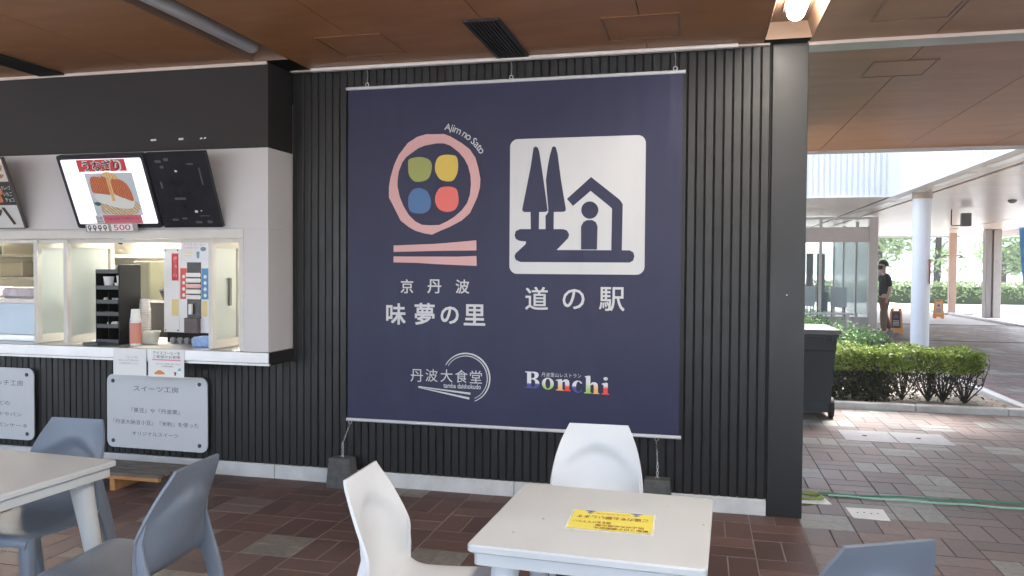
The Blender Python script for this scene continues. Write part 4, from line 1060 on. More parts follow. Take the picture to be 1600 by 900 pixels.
dup(cC, "blue grey plastic chair behind the left table, facing the viewer", (-2.81, -2.275, 0), math.radians(2))
dup(cC, "blue grey plastic chair of which only the top shows at the lower right edge", (.49 - .118, -2.87 + .234, 0), math.radians(180 + 26.6))

# yellow notice on the table, upside down to the viewer
fy = Frame((-.268, -2.572, .7212), (-1, -.01, 0), (-.07, -1, 0)); fy.v = fy.n = None
fy.v = Vector((0.02, -1, 0)).normalized(); fy.n = fy.u.cross(fy.v)
ny = thing("table_notice", "yellow notice with dark red characters stuck on the white table", "notice", (-.268, -2.572, .72))
q = MB(); q.rings([[fy.p(x, y, -.0008) for x, y in rrect(-.138, .138, -.100, .100, .004, 2)], [fy.p(x, y, -.0002) for x, y in rrect(-.138, .138, -.100, .100, .004, 2)]]); q.build("laminate", glass("laminate", (.85, .85, .8), .15, .2), ny)
q = MB(); flat(q, fy, [rrect(-.131, .131, -.093, .093, .003, 2)], .0002); q.build("paper", mat("notice_yellow", (.72, .63, .10), .45), ny)
red_ink = mat("notice_red_ink", (.22, .02, .02), .6)
lt = MB(); text(lt, fy, "ご協力をお願いします", .0, -.028, .030, .0006, width=.23, bold=.02); lt.build("lettering", red_ink, ny)
lt = MB()
text(lt, fy, "新型コロナ感染拡大", -.035, .075, .019, .0006, width=.17, bold=.02); text(lt, fy, "防止のため席の間", -.03, .049, .019, .0006, width=.15, bold=.02)
text(lt, fy, "隔をあけて下さい", .06, .022, .019, .0006, width=.12, bold=.02); text(lt, fy, "京丹波 味夢の里", .0, -.068, .008, .0006, width=.11)
tag(lt.build("lettering", red_ink, ny), kind="stuff")
for s in (-1, 1):
    q = MB(); flat(q, fy, [[(s * .075 - .022, -.093), (s * .075 + .022, -.093), (s * .075, -.075)]], .0006); flat(q, fy, [[(s * .075 - .012, -.072), (s * .075 + .012, -.072), (s * .075, -.060)]], .0006); tag(q.build("blue_mark", mat("notice_blue", (.02, .10, .30), .6), ny), kind="stuff")
q = MB()
rs = random.Random(12)
for (x, y, r_) in ((-.485, -2.60, .005), (.02, -2.53, .004), (-.10, -2.36, .003), (-.55, -2.75, .004)):
    q.lathe([(r_, .7203), (r_ * .6, .7206)], (x, y, 0), 7)
o = q.build("scuff_mark", mat("scuff", (.16, .14, .13), .7)); o.parent = tR; o.matrix_parent_inverse = (Matrix.Translation((-.303, -2.553, 0)) @ Matrix.Rotation(math.radians(-2.2), 4, 'Z')).inverted(); o["kind"] = "stuff"
# stepping board under the counter
pl = thing("step_stool", "low wooden step with grey slatted top below the kiosk", "step", (-3.8, -.4, 0))
sw = wood_mat("slat_grey_wood", (.10, .09, .08), (.19, .17, .15), .8, scale=(3, 20, 20), bumps=.3)
ow = wood_mat("beam_orange_wood", (.36, .15, .045), (.50, .24, .08), .7, scale=(3, 20, 20), bumps=.2)
for k in range(5):
    y = -.578 + k * .067
    q = MB(); q.box(-4.35, -3.50, y, y + .052, .112, .130, b=.003); q.build("slat", sw, pl)
q = MB(); q.box(-4.34, -3.51, -.572, -.54, .085, .1115, b=.002); q.build("beam", ow, pl)
q = MB(); q.box(-4.34, -3.51, -.30, -.268, .085, .1115, b=.002); q.build("beam", ow, pl)
for x in (-4.32, -3.905): q = MB(); q.box(x, x + .04, -.56, -.26, 0, .0845, b=.002); q.build("foot", ow, pl)

# ------------------------------------------------------------------ outdoors: walkway canopy, columns, glazed entrance
cw_m = mat("white_metal", (.70, .695, .68), .45, var=.03)
canopy = thing("walkway_canopy", "white corrugated walkway canopy with a pale boarded soffit", "canopy", (8, 20, 2.95))
def corrugated(x0, y0, x1, y1, z0, z1, pitch=.10, d=.034):
    q = MB(); L = math.hypot(x1 - x0, y1 - y0); ux, uy = (x1 - x0) / L, (y1 - y0) / L; nx, ny_ = uy, -ux
    n = int(L / pitch); pts = []
    for k in range(n):
        for s, o in ((.0, 0), (.55, 0), (.68, d), (.87, d)): 
            a = (k + s) * pitch; pts.append((x0 + ux * a - nx * o, y0 + uy * a - ny_ * o))
    pts.append((x1, y1))
    vs = [(x, y, z0) for x, y in pts] + [(x, y, z1) for x, y in pts]; m = len(pts)
    return q.add(vs, [(k, k + 1, k + 1 + m, k + m) for k in range(m - 1)])
Z = 2.95
corrugated(-8, 10.82, 3.49, 10.82, Z, 4.25).build("fascia_front", cw_m, canopy)
corrugated(3.49, 10.82, 3.49, 4.75, Z, 4.25).build("fascia_side", cw_m, canopy)
q = MB(); q.box(-8, 3.48, 10.86, 22.6, 4.0, 4.2); q.box(3.53, 10.3, 4.75, 30, 4.0, 4.2); q.build("roof_deck", cw_m, canopy)
q = MB(); q.box(3.47, 3.56, 4.75, 10.84, Z - .03, Z - .001); q.box(-8, 3.469, 10.80, 10.90, Z - .03, Z - .001); q.box(10.2, 10.32, 4.75, 30, Z - .22, Z + .3); q.box(3.57, 10.2, 29.9, 30, Z - .02, Z + .3); q.build("edge_trim", cw_m, canopy)
gap_m = mat("soffit_gap", (.03, .022, .018), .7)
q = MB(); q.box(3.56, 10.2, 4.75, 29.9, Z + .03, Z + .05); q.box(-8, 3.5, 10.9, 22.5, Z + .03, Z + .05); q.build("soffit_back", gap_m, canopy)
for a, b_ in ((3.565, 4.02), (4.10, 6.1), (6.108, 8.05), (8.17, 10.195)):
    y = 4.8
    while y < 28.4:
        MB().box(a, b_, y + .009, y + 1.491, Z, Z + .02).build("soffit_board", soffit_m, canopy); y += 1.5
y = 10.92
while y < 21:
    MB().box(-4, 3.48, y + .009, y + 1.491, Z + .002, Z + .022).build("soffit_board", soffit_m, canopy); y += 1.5
for k in range(6):  # bright soffit streaks put in as white strips, not lamps
    q = MB(); q.box(3.70, 3.84, 5.0 + k * 2.4, 6.7 + k * 2.4, Z - .012, Z - .0005, b=.003); q.build("bright_strip", mat("strip_white", (.80, .79, .76), .3), canopy)
    q = MB(); q.box(8.075, 8.145, 11.0 + k * 3.2, 13.2 + k * 3.2, Z - .004, Z + .028); q.build("bright_strip", mat("strip_white", (.80, .79, .76), .3), canopy)

col_m = mat("column_white", (.72, .73, .75), .42, var=.04, vscale=2)
def column(x, y, r, lab):
    t = thing("round_column", lab, "column", (x, y, 0))
    MB().lathe([(r, 0), (r, 2.83)], (x, y, 0), 32).build("shaft", col_m, t, smooth=True)
    MB().lathe([(r + .01, 0), (r + .01, .03), (r + .001, .04)], (x, y, 0), 32, cap=False).build("base_ring", conc_m, t, smooth=True)
    MB().lathe([(r + .012, 2.831), (r + .012, 2.949)], (x, y, 0), 32).build("collar", mat("collar_tan", (.42, .34, .28), .5), t, smooth=True)
    q = MB(); a = math.radians(-40); q.box(x + r * math.cos(a) - .004, x + r * math.cos(a) + .006, y + r * math.sin(a) - .05, y + r * math.sin(a) + .05, 1.3, 1.75); q.build("small_sign", mat("col_sign", (.5, .12, .1), .5), t)
column(3.855, 10.3, .152, "big round white column at the walkway's corner behind the hedge")
brown_m = mat("column_brown", (.44, .30, .22), .5, var=.08)
t = thing("square_column", "thin brown square column with two green lamps", "column", (8.95, 26.4, 0))
q = MB(); q.box(8.83, 9.06, 26.3, 26.52, 0, 2.94, b=.01); q.build("shaft", brown_m, t)
q = MB(); q.box(8.5, 9.6, 26.1, 26.75, -.02, .035, b=.01); q.build("base", conc_m, t)
for s in (-1, 1):
    q = MB(); q.lathe([(.02, .06), (.13, 0), (.135, -.02), (.02, -.015)], (8.945 + s * .30, 26.4, 2.05), 14); l = q.build("lamp_dish", mat("dish_green", (.10, .16, .10), .4), t, smooth=True)
    q = MB(); q.tube([(8.945 + s * .3, 26.4, 2.12), (8.945 + s * .11, 26.4, 2.12)], .018, 6); q.build("lamp_arm", steel_m, t)
t = thing("square_column", "thick grey column of two flanges at the far right", "column", (9.44, 23.9, 0))
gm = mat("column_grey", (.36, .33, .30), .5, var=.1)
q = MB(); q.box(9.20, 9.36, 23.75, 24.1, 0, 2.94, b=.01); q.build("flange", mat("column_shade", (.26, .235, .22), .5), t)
q = MB(); q.box(9.361, 9.42, 23.85, 24.0, 0, 2.94); q.build("web", gm, t)
q = MB(); q.box(9.421, 9.66, 23.75, 24.1, 0, 2.94, b=.01); q.build("flange", gm, t)
# loudspeaker and round lamp under the soffit
t = thing("loudspeaker", "grey loudspeaker on a bracket under the walkway soffit", "loudspeaker", (5.8, 14.6, 2.72))
q = MB(); q.box(5.74, 5.94, 14.5, 14.64, 2.56, 2.86, b=.015); q.build("box", mat("spk_grey", (.13, .125, .12), .5), t)
q = MB(); q.tube([(5.55, 14.6, 2.949), (5.55, 14.6, 2.60), (5.57, 14.6, 2.58), (5.739, 14.6, 2.58)], .012, 6); q.build("bracket", steel_m, t)
t = thing("dome_downlight", "small round ceiling dome under the walkway soffit at the right", "ceiling dome", (6.2, 13.0, 2.949))
q = MB(); q.lathe([(.075, 0), (.08, -.03), (.05, -.06), (.001, -.07)], (5.95, 12.2, 2.949), 16); q.build("dome", mat("spk_grey2", (.25, .24, .23), .4), t, smooth=True)

# glazed entrance at the back
ve = thing("glazed_entrance", "glazed entrance hall with pale frames behind the shrubs", "entrance", (0, 17, 0))
fr_m = mat("entrance_frame", (.62, .57, .53), .45, var=.05)
q = MB(); q.box(4.19, 4.40, 16.45, 16.66, 0, 2.92, b=.008); q.build("post", fr_m, ve)
for x in (3.0, 1.3, -.4, -2.1): q = MB(); q.box(x, x + .065, 16.5, 16.58, 0, 2.92, b=.004); q.build("mullion", fr_m, ve)
for z0, z1 in ((2.27, 2.66), (2.86, 2.92), (0, .35)): q = MB(); q.box(-4, 4.189, 16.492, 16.57, z0, z1, b=.004); q.build("transom", fr_m if z1 > 1 else conc_m, ve)
gl = glass("entrance_glass", (.70, .76, .78), .03, .05)
xsn = (-2.035, -.335, 1.365, 3.065)
for a, b_ in ((-2.03, -.405), (-.33, 1.295), (1.37, 2.995), (3.07, 4.185)):
    for z0, z1 in ((.352, 2.268), (2.662, 2.858)): q = MB(); q.box(a, b_, 16.535, 16.541, z0, z1); q.build("pane", gl, ve)
for y in (18.6, 20.6, 22.4): q = MB(); q.box(4.25, 4.33, y, y + .08, 0, 2.92); q.build("mullion", fr_m, ve)
q = MB(); q.box(4.28, 4.286, 16.67, 22.4, .35, 2.6); q.build("pane", gl, ve)
for x in (-2, 0, 2.2): q = MB(); q.box(x, x + .08, 22.4, 22.48, 0, 2.92); q.build("mullion", fr_m, ve)
q = MB(); q.box(-4, 4.25, 22.43, 22.436, .05, 2.3); q.build("pane", gl, ve)
q = MB(); q.box(-4.1, -4, 16.5, 22.5, 0, 2.92); q.build("side_wall", cw_m, ve)
for x0, x1, y, z0, z1, m, n_, lab in ((3.40, 3.80, 17.2, .56, 1.10, (.62, .66, .72), "white_board", "pale blue board inside the glazed entrance"), (2.83, 3.0, 17.6, .56, 2.0, (.14, .10, .09), "notice_column", "dark brown notice board left of the entrance mullion"), (3.10, 3.30, 17.6, .5, 2.0, (.10, .13, .12), "notice_column", "dark green notice board right of the entrance mullion"), (3.12, 3.30, 17.0, .45, .98, (.06, .11, .17), "leaflet_rack", "dark blue leaflet rack inside the entrance"), (2.7, 2.98, 17.0, .60, 1.12, (.60, .64, .68), "white_board", "pale board behind the bin, left in the entrance")):
    t = thing(n_, lab, "board", ((x0 + x1) / 2, y, 0))
    q = MB(); q.box(x0, x1, y, y + .05, z0, z1, b=.006); q.build("panel", mat("pan_" + str(m), m, .5), t)
    q = MB(); q.box(x0 + .02, x0 + .05, y + .055, y + .09, 0, z1); q.box(x1 - .05, x1 - .02, y + .055, y + .09, 0, z1); q.build("stand", steel_m, t)
t = thing("white_bench", "white slatted bench in front of the glazed entrance", "bench", (3.2, 16.1, 0))
for k in range(3): q = MB(); q.box(2.4, 3.75, 15.9 + k * .12, 16.0 + k * .12, .43, .47, b=.005); q.build("slat", cw_m, t)
for x in (2.5, 3.6): q = MB(); q.box(x, x + .05, 15.92, 16.22, 0, .429); q.build("leg", cw_m, t)

# planter with kerb, hedge and shrubs
pb = MB(); pb.box(-4, 3.38, 4.31, 10.2, -.03, .045)
pl_o = tag(pb.build("planter_soil", mat("soil_pale", (.30, .27, .23), .95, var=.35, vscale=12, bump=.6, bscale=25)), "planter bed of pale gravelly soil", "planting bed", kind="structure")
kerb = thing("planter_kerb", "pale concrete kerb around the planted bed", "kerb", (0, 4.25, 0))
x = -4.0
while x < 3.3:
    e = min(x + .9, 3.5); MB().box(x + .003, e - .003, 4.2, 4.305, -.02, .075, b=.008).build("kerb_stone", conc_m, kerb); x += .9
y = 4.31
while y < 10.1: MB().box(3.392, 3.498, y + .003, y + .897, -.02, .075, b=.008).build("kerb_stone", conc_m, kerb); y += .9
rk = MB(); rk.loft([(1.72, 6.05, .0, .34, .2), (1.70, 6.05, .30, .31, .18), (1.66, 6.05, .42, .22, .12), (1.6, 6.05, .45, .06, .04)], 14, 2.2)
tag(rk.build("garden_rock", mat("rock_grey", (.42, .39, .36), .9, var=.3, vscale=9, bump=.6, bscale=14), smooth=True), "grey garden rock between the bin and the shrubs", "rock")

def leaves(mb, n, place, size, rnd, tilt=1.0, shade=None):
    for _ in range(n):
        p, nrm = place(rnd)
        d = Vector((rnd.gauss(0, 1), rnd.gauss(0, 1), rnd.gauss(0, 1))).normalized()
        nn = (Vector(nrm) + d * tilt).normalized()
        a = nn.orthogonal().normalized(); a = Quaternion(nn, rnd.uniform(0, 6.28)) @ a
        b = nn.cross(a); s = size * rnd.uniform(.6, 1.3)
        p = Vector(p)
        v = shade(p, rnd) if shade else rnd.random()
        mb.add([p - a * s, p + b * s * .42 + nn * s * .12, p + a * s, p - b * s * .42 + nn * s * .12], [(0, 1, 2, 3)], v)
def branchy(mb, base, h, n, rnd, spread=.4, r=.014):
    for _ in range(n):
        a = rnd.uniform(0, 6.28); d = rnd.uniform(.3, 1) * spread
        p0 = Vector(base); p2 = p0 + Vector((math.cos(a) * d, math.sin(a) * d * .6, h * rnd.uniform(.75, 1)))
        p1 = p0.lerp(p2, .5) + Vector((rnd.uniform(-.06, .06), rnd.uniform(-.06, .06), -.04))
        mb.tube([p0, p1, p2], [r, r * .7, r * .35], 5)
        for _ in range(3):
            q0 = p1.lerp(p2, rnd.uniform(0, .8)); q1 = q0 + Vector((rnd.uniform(-.2, .2), rnd.uniform(-.12, .12), rnd.uniform(.05, .22)))
            mb.tube([q0, q1], [r * .4, r * .15], 4)
leaf_y = leaf_mat("leaf_yellow_green", (.075, .125, .018), (.27, .36, .05))
leaf_g = leaf_mat("leaf_green", (.045, .11, .032), (.16, .29, .08))
leaf_f = leaf_mat("leaf_washed", (.10, .16, .06), (.26, .36, .14))  # far greenery: overexposed daylight put into a paler leaf colour
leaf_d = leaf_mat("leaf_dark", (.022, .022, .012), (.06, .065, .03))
bark = mat("bark", (.045, .032, .026), .9, var=.3, vscale=20)
hedge = thing("low_hedge", "clipped low hedge with yellow green top and bare lower branches", "hedge", (2.3, 4.75, .045))
rnd = random.Random(4)
def hedge_top(r):
    x = r.uniform(1.2, 3.0); y = r.uniform(4.45, 5.25); e = 0.5 + .5 * math.sin(x * 9 + 1.3 * math.sin(y * 7))
    zt = .60 + .05 * e + .03 * r.random(); 
    return (x, y, zt - abs(r.gauss(0, .045)) - .0), (0, -.3, 1)
def hedge_front(r):
    x = r.uniform(1.2, 3.04); z = .62 - .22 * r.random() ** 1.5
    return (x, 4.42 + .07 * r.random() + .05 * math.sin(x * 11), z), (0, -1, .6)
def hedge_right(r): return (3.04 + r.uniform(-.08, .06), r.uniform(4.45, 5.2), .62 - .2 * r.random() ** 1.4), (1, 0, .5)
q = MB(); leaves(q, 4200, hedge_top, .028, rnd); leaves(q, 2300, hedge_front, .027, rnd); leaves(q, 500, hedge_right, .027, rnd); tag(q.build("foliage", leaf_y, hedge, attr="rnd"), kind="stuff")
q = MB()
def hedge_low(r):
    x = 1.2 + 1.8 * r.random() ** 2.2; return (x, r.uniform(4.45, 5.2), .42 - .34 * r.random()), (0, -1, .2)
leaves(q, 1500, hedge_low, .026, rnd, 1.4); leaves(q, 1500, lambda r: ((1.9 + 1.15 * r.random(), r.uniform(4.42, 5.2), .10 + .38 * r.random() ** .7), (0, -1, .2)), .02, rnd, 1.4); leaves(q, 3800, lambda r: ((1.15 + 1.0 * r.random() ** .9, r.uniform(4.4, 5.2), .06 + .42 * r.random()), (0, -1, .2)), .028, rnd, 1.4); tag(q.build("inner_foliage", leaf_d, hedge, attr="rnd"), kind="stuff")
for k in range(9):
    q = MB(); bx = 1.3 + k * .205; branchy(q, (bx + rnd.uniform(-.05, .05), 4.75 + rnd.uniform(-.12, .12), .04), .56, 14, rnd, .27, .009); q.build("stem", bark, hedge)
def shrub(x, y, rx, ry, h, n, lab, m=leaf_g, sz=.035):
    t = thing("round_shrub", lab, "shrub", (x, y, .045), "leafy shrubs behind the bin")
    r = random.Random(int(x * 100 + y * 10))
    lumps = [(r.uniform(-.6, .6) * rx, r.uniform(-.6, .6) * ry, r.uniform(.3, .75) * h, r.uniform(.35, .6)) for _ in range(9)]
    def place(r):
        lx, ly, lz, lr = r.choice(lumps); d = Vector((r.gauss(0, 1), r.gauss(0, 1), r.gauss(0, 1))).normalized()
        k = lr * (r.random() ** .4); p = Vector((x + lx + d.x * k * rx, y + ly + d.y * k * ry, max(.06, lz + d.z * k * h * .7)))
        return p, d + Vector((0, 0, .5))
    q = MB(); leaves(q, n, place, sz, r); tag(q.build("foliage", m, t, attr="rnd"), kind="stuff")
    q = MB(); branchy(q, (x, y, .04), h * .8, 10, r, max(rx, ry) * .7, .014); q.build("stem", bark, t)
shrub(.95, 7.3, .8, .6, .80, 2600, "leafy green shrub behind the bin's left part")
shrub(1.75, 7.6, .75, .6, .78, 2600, "leafy green shrub behind the bin's right edge")
shrub(2.45, 7.9, .65, .6, .66, 2400, "leafy green shrub left of the white column, lower one")
shrub(2.15, 6.4, .5, .4, .42, 1500, "low bright green shrub beside the garden rock")
shrub(1.6, 9.2, .9, .6, .85, 2400, "tall leafy green shrub below the white bench")
shrub(2.85, 9.2, .5, .5, .5, 1500, "small leafy green shrub nearest the walkway")

q = MB(); rl_ = random.Random(31)
leaves(q, 420, lambda r: ((r.uniform(1.1, 3.36), r.uniform(4.33, 5.4), .05), (0, 0, 1)), .022, rl_, .25)
tag(q.build("leaf_litter", leaf_mat("leaf_dry", (.07, .045, .02), (.20, .14, .06)), attr="rnd"), "dry fallen leaves scattered under the hedge", "leaf litter", kind="stuff")
# wheelie bin
bin_m = mat("bin_grey", (.024, .029, .034), .5, var=.12, vscale=5, rvar=.1)
wb = thing("wheelie_bin", "dark grey wheeled rubbish bin partly behind the dark pillar", "bin", (1.12, 3.75, 0))
q = MB()
def brect(w, y0, y1, z, cx=1.10): return [(cx - w, y0, z), (cx + w, y0, z), (cx + w, y1, z), (cx - w, y1, z)]
q.rings([brect(.225, 3.55, 3.95, .06), brect(.235, 3.545, 3.955, .20), brect(.262, 3.50, 4.02, .70), brect(.268, 3.49, 4.03, .715), brect(.272, 3.485, 4.035, .84), brect(.288, 3.465, 4.06, .845), brect(.288, 3.465, 4.06, .875)])
q.build("body", bin_m, wb)
q = MB(); q.rings([brect(.302, 3.44, 4.07, .880), brect(.306, 3.435, 4.08, .895), brect(.298, 3.45, 4.08, .925), brect(.24, 3.52, 4.02, .945)]); q.build("lid", mat("bin_lid", (.20, .21, .22), .35, var=.1), wb)
for x in (.88, .95, 1.25, 1.32): q = MB(); q.box(x - .01, x + .01, 3.452, 3.468, .80, .872, b=.002); q.build("rib", bin_m, wb)
q = MB(); q.box(.86, 1.34, 3.535, 3.545, .155, .165); q.build("band", bin_m, wb)
for s in (-1, 1):
    q = MB(); q.tube([(1.10 + s * .225, 3.62, .105), (1.10 + s * .265, 3.62, .105)], .105, 20); q.build("wheel", mat("tyre_black", (.015, .015, .015), .7), wb, smooth=True)

# things lying on the pavement
for x0, x1, y0, y1, lab, dot in ((1.30, 1.742, 2.46, 2.95, "left grey square inspection cover in the pavement", 1), (1.752, 2.205, 2.46, 2.95, "right grey square inspection cover in the pavement", 1)):
    t = thing("inspection_cover", lab, "cover", ((x0 + x1) / 2, (y0 + y1) / 2, 0), "inspection covers in the pavement")
    q = MB(); q.box(x0, x1, y0, y1, -.004, .0045, b=.0015); q.build("cover", mat("cover_grey", (.30, .31, .32), .55, metal=.3, var=.12, vscale=9), t)
    q = MB(); q.lathe([(.022, 0), (.02, .003)], ((x0 + x1) / 2 - .02, (y0 + y1) / 2, .0046), 12); q.build("key_hole", dark_m, t)
for pts, lab in (([(.928, .305), (1.158, .32), (1.152, .092), (.94, .098)], "white square plate lying on the pavement right of the pillar"), ([(.60, .47), (.83, .524), (.856, .353), (.60, .34)], "white plate under the coiled green hose")):
    t = thing("floor_plate", lab, "plate", (pts[0][0], pts[0][1], 0), "white plates in the pavement")
    cx, cy = sum(p[0] for p in pts) / 4, sum(p[1] for p in pts) / 4
    q = MB(); q.rings([[(x, y, -.003) for x, y in pts], [(x, y, .003) for x, y in pts], [(cx + (x - cx) * .98, cy + (y - cy) * .98, .0055) for x, y in pts]]); q.build("plate", mat("plate_white", (.72, .72, .70), .5, var=.06), t)
    q = MB()
    for k in range(4): q.lathe([(.006, .0056), (.005, .0075)], (cx - .06 + .04 * k, cy + .01 * (k % 2), 0), 8)
    tag(q.build("rivet", steel_m, t), kind="stuff")
hose_m = mat("hose_green", (.06, .24, .15), .4)
ho = thing("garden_hose", "pale green garden hose with a coil beside the dark pillar", "hose", (.8, .5, 0))
q = MB(); q.tube([(.86 + .055 * t_, .545 + .010 * math.sin(t_ * .9) + .0 * t_, .011) for t_ in range(0, 60)], .0062, 7); q.build("hose_run", mat("hose_pale", (.30, .55, .42), .4), ho, smooth=True)
q = MB(); q.tube([(.80 + .055 * t_, .575 + .012 * math.sin(t_ * .6 + 2) + .004 * t_, .012) for t_ in range(0, 60)], .0062, 7); q.build("hose_run", hose_m, ho, smooth=True)
q = MB(); q.tube([(.66 + (.15 + .012 * math.sin(a * .4)) * math.cos(a), .445 + (.075 + .01 * math.sin(a * .7)) * math.sin(a), .014 + .004 * a / 3) for a in [k * PI / 12 for k in range(60)]], .0075, 7); q.build("coil", mat("hose_lime", (.22, .30, .07), .4), ho, smooth=True)

# ------------------------------------------------------------------ far side: floor signs, flag, person, greenery
def floor_sign(x, y, ang, lab, dark=False):
    t = thing("floor_sign", lab, "floor sign", (0, 0, 0), "folding floor signs on the walkway")
    m = mat("sign_orange", (.62, .24, .035), .5)
    for s in (-1, 1):
        q = MB(); P0 = Vector
        def pt(u, z, th): return (u, s * (.16 * (1 - z / .62) + .012) + th * s, z)
        L = [(-.15, 0), (-.155, .03), (-.125, .60), (-.11, .62), (.11, .62), (.125, .60), (.155, .03), (.15, 0), (.07, 0), (.06, .05), (-.06, .05), (-.07, 0)]
        H = [(-.05, .565), (-.05, .595), (.05, .595), (.05, .565)]
        f_ = tessellate_polygon([[Vector((a, b, 0)) for a, b in L], [Vector((a, b, 0)) for a, b in H]])
        P = L + H; n = len(P)
        vs = [pt(a, b, 0) for a, b in P] + [pt(a, b, .014) for a, b in P]
        fs = [tuple(k) for k in f_] + [tuple(i + n for i in k[::-1]) for k in f_]
        for base_, m_ in ((0, len(L)), (len(L), len(H))):
            for k in range(m_): a, b = base_ + k, base_ + (k + 1) % m_; fs.append((a, b, b + n, a + n))
        q.add(vs, fs); q.build("sign_board", m, t)
        q = MB(); c = .0155
        q.add([pt(-.105, .14, c), pt(.105, .14, c), pt(.09, .53, c), pt(-.09, .53, c)], [(0, 1, 2, 3)]); q.build("face", mat("sign_dark", (.035, .03, .03), .5) if dark else mat("sign_pale", (.55, .40, .30), .5), t)
        if s < 0:
            q = MB()
            for k in range(4): z = .2 + k * .035; q.add([pt(-.07, z, c + .001), pt(.07, z, c + .001), pt(.07, z + .016, c + .001), pt(-.07, z + .016, c + .001)], [(0, 1, 2, 3)])
            q.build("text_line", mat("sign_line", (.55, .5, .45), .5) if dark else mat("sign_ink", (.10, .08, .09), .5), t)
            q = MB(); q.add([pt(-.06, .39, c + .001), pt(.06, .39, c + .001), pt(0, .49, c + .001)], [(0, 1, 2)]); q.build("warning_mark", mat("sign_mark", (.10, .08, .20), .5), t)
    t.location = (x, y, 0); t.rotation_euler = (0, 0, ang)
floor_sign(4.72, 15.9, math.radians(-12), "orange folding floor sign with a dark face, behind the walking person", True)
floor_sign(7.62, 23.1, math.radians(-12), "orange folding floor sign with a pale face, right of the white column")

fg = thing("banner_flag", "light blue upright flag on a pole at the right edge", "flag", (7.45, 15, 0))
q = MB(); q.tube([(7.75, 15, 0), (7.75, 15, 2.62)], .014, 8); q.tube([(7.05, 15, 2.56), (7.78, 15, 2.56)], .009, 6); q.build("pole", alu_m, fg)
q = MB(); q.lathe([(.2, 0), (.2, .06), (.05, .09)], (7.75, 15, 0), 16); q.build("base", black_m, fg)
q = MB(); q.sheet(lambda u, v: (7.05 + .68 * u + .20 * (1 - v) * (1 - u) ** 1.5, 15 + .05 * math.sin(u * 6 + v * 4), .75 + 1.79 * v), 14, 20, .003); q.build("cloth", mat("flag_blue", (.16, .42, .78), .7), fg, smooth=True)

def skin_body(nodes, edges, name, m, parent=None, levels=2):
    """nodes: (x, y, z, radius); a smooth skinned surface over the edges"""
    me = bpy.data.meshes.new("sk"); me.from_pydata([n[:3] for n in nodes], edges, [])
    ob = bpy.data.objects.new("sk", me); COL.objects.link(ob)
    sk = ob.modifiers.new("s", 'SKIN'); sk.use_smooth_shade = True
    for i, n in enumerate(nodes): me.skin_vertices[0].data[i].radius = (n[3], n[4] if len(n) > 4 else n[3])
    me.skin_vertices[0].data[0].use_root = True
    sb = ob.modifiers.new("u", 'SUBSURF'); sb.levels = levels; sb.render_levels = levels
    bpy.context.view_layer.update()
    out = bpy.data.meshes.new_from_object(ob.evaluated_get(bpy.context.evaluated_depsgraph_get()))
    bpy.data.objects.remove(ob); bpy.data.meshes.remove(me)
    out.name = name; out.materials.clear(); out.materials.append(m)
    for p in out.polygons: p.use_smooth = True
    o = bpy.data.objects.new(name, out); COL.objects.link(o); o.parent = parent
    return o
# person walking to the left (local: faces -x)
pe = thing("person", "person in black T-shirt and brown trousers with a dark face mask, walking left", "person", (0, 0, 0))
skin_m = mat("skin", (.36, .22, .16), .55)
B = [(0, 0, .93, .10, .13), (0, 0, 1.10, .10, .14), (.01, 0, 1.28, .11, .16), (.0, 0, 1.41, .085, .14), (-.015, 0, 1.48, .05), (-.03, 0, 1.56, .055), (-.04, 0, 1.63, .085, .075), (-.035, 0, 1.70, .085, .078),
     (.01, -.19, 1.40, .05), (.05, -.225, 1.16, .042), (-.01, -.24, .93, .034), (-.03, -.24, .86, .028), (-.045, -.235, .79, .022),
     (.01, .19, 1.40, .05), (.06, .225, 1.16, .042), (.08, .24, .93, .034), (.075, .24, .86, .028), (.07, .235, .79, .022),
     (-.01, -.09, .85, .085), (-.05, -.095, .50, .058), (-.03, -.10, .10, .040), (-.05, -.10, .05, .042), (-.16, -.105, .035, .03),
     (.01, .09, .85, .085), (.04, .095, .50, .058), (.19, .10, .14, .040), (.20, .10, .07, .042), (.10, .105, .035, .03)]
Ed = [(0, 1), (1, 2), (2, 3), (3, 4), (4, 5), (5, 6), (6, 7), (3, 8), (8, 9), (9, 10), (10, 11), (11, 12), (3, 13), (13, 14), (14, 15), (15, 16), (16, 17), (0, 18), (18, 19), (19, 20), (20, 21), (21, 22), (0, 23), (23, 24), (24, 25), (25, 26), (26, 27)]
skin_body(B, Ed, "body", skin_m, pe)
S_ = [(0, 0, .89, .135, .175), (0, 0, 1.10, .125, .17), (.01, 0, 1.28, .135, .185), (0, 0, 1.42, .10, .165), (-.01, 0, 1.475, .065, .075), (.01, -.195, 1.40, .068), (.035, -.22, 1.25, .062), (.045, -.225, 1.16, .058), (.01, .195, 1.40, .068), (.04, .22, 1.25, .062), (.055, .225, 1.16, .058)]
skin_body(S_, [(0, 1), (1, 2), (2, 3), (3, 4), (3, 5), (5, 6), (6, 7), (3, 8), (8, 9), (9, 10)], "shirt", mat("shirt_black", (.014, .017, .016), .8), pe)
T_ = [(0, 0, .97, .12, .16), (0, 0, .90, .125, .165), (-.01, -.09, .80, .10), (-.05, -.095, .50, .082), (-.03, -.10, .12, .068), (.01, .09, .80, .10), (.04, .095, .50, .082), (.185, .10, .17, .068)]
skin_body(T_, [(0, 1), (1, 2), (2, 3), (3, 4), (1, 5), (5, 6), (6, 7)], "trousers", mat("trousers_brown", (.12, .062, .038), .8), pe)
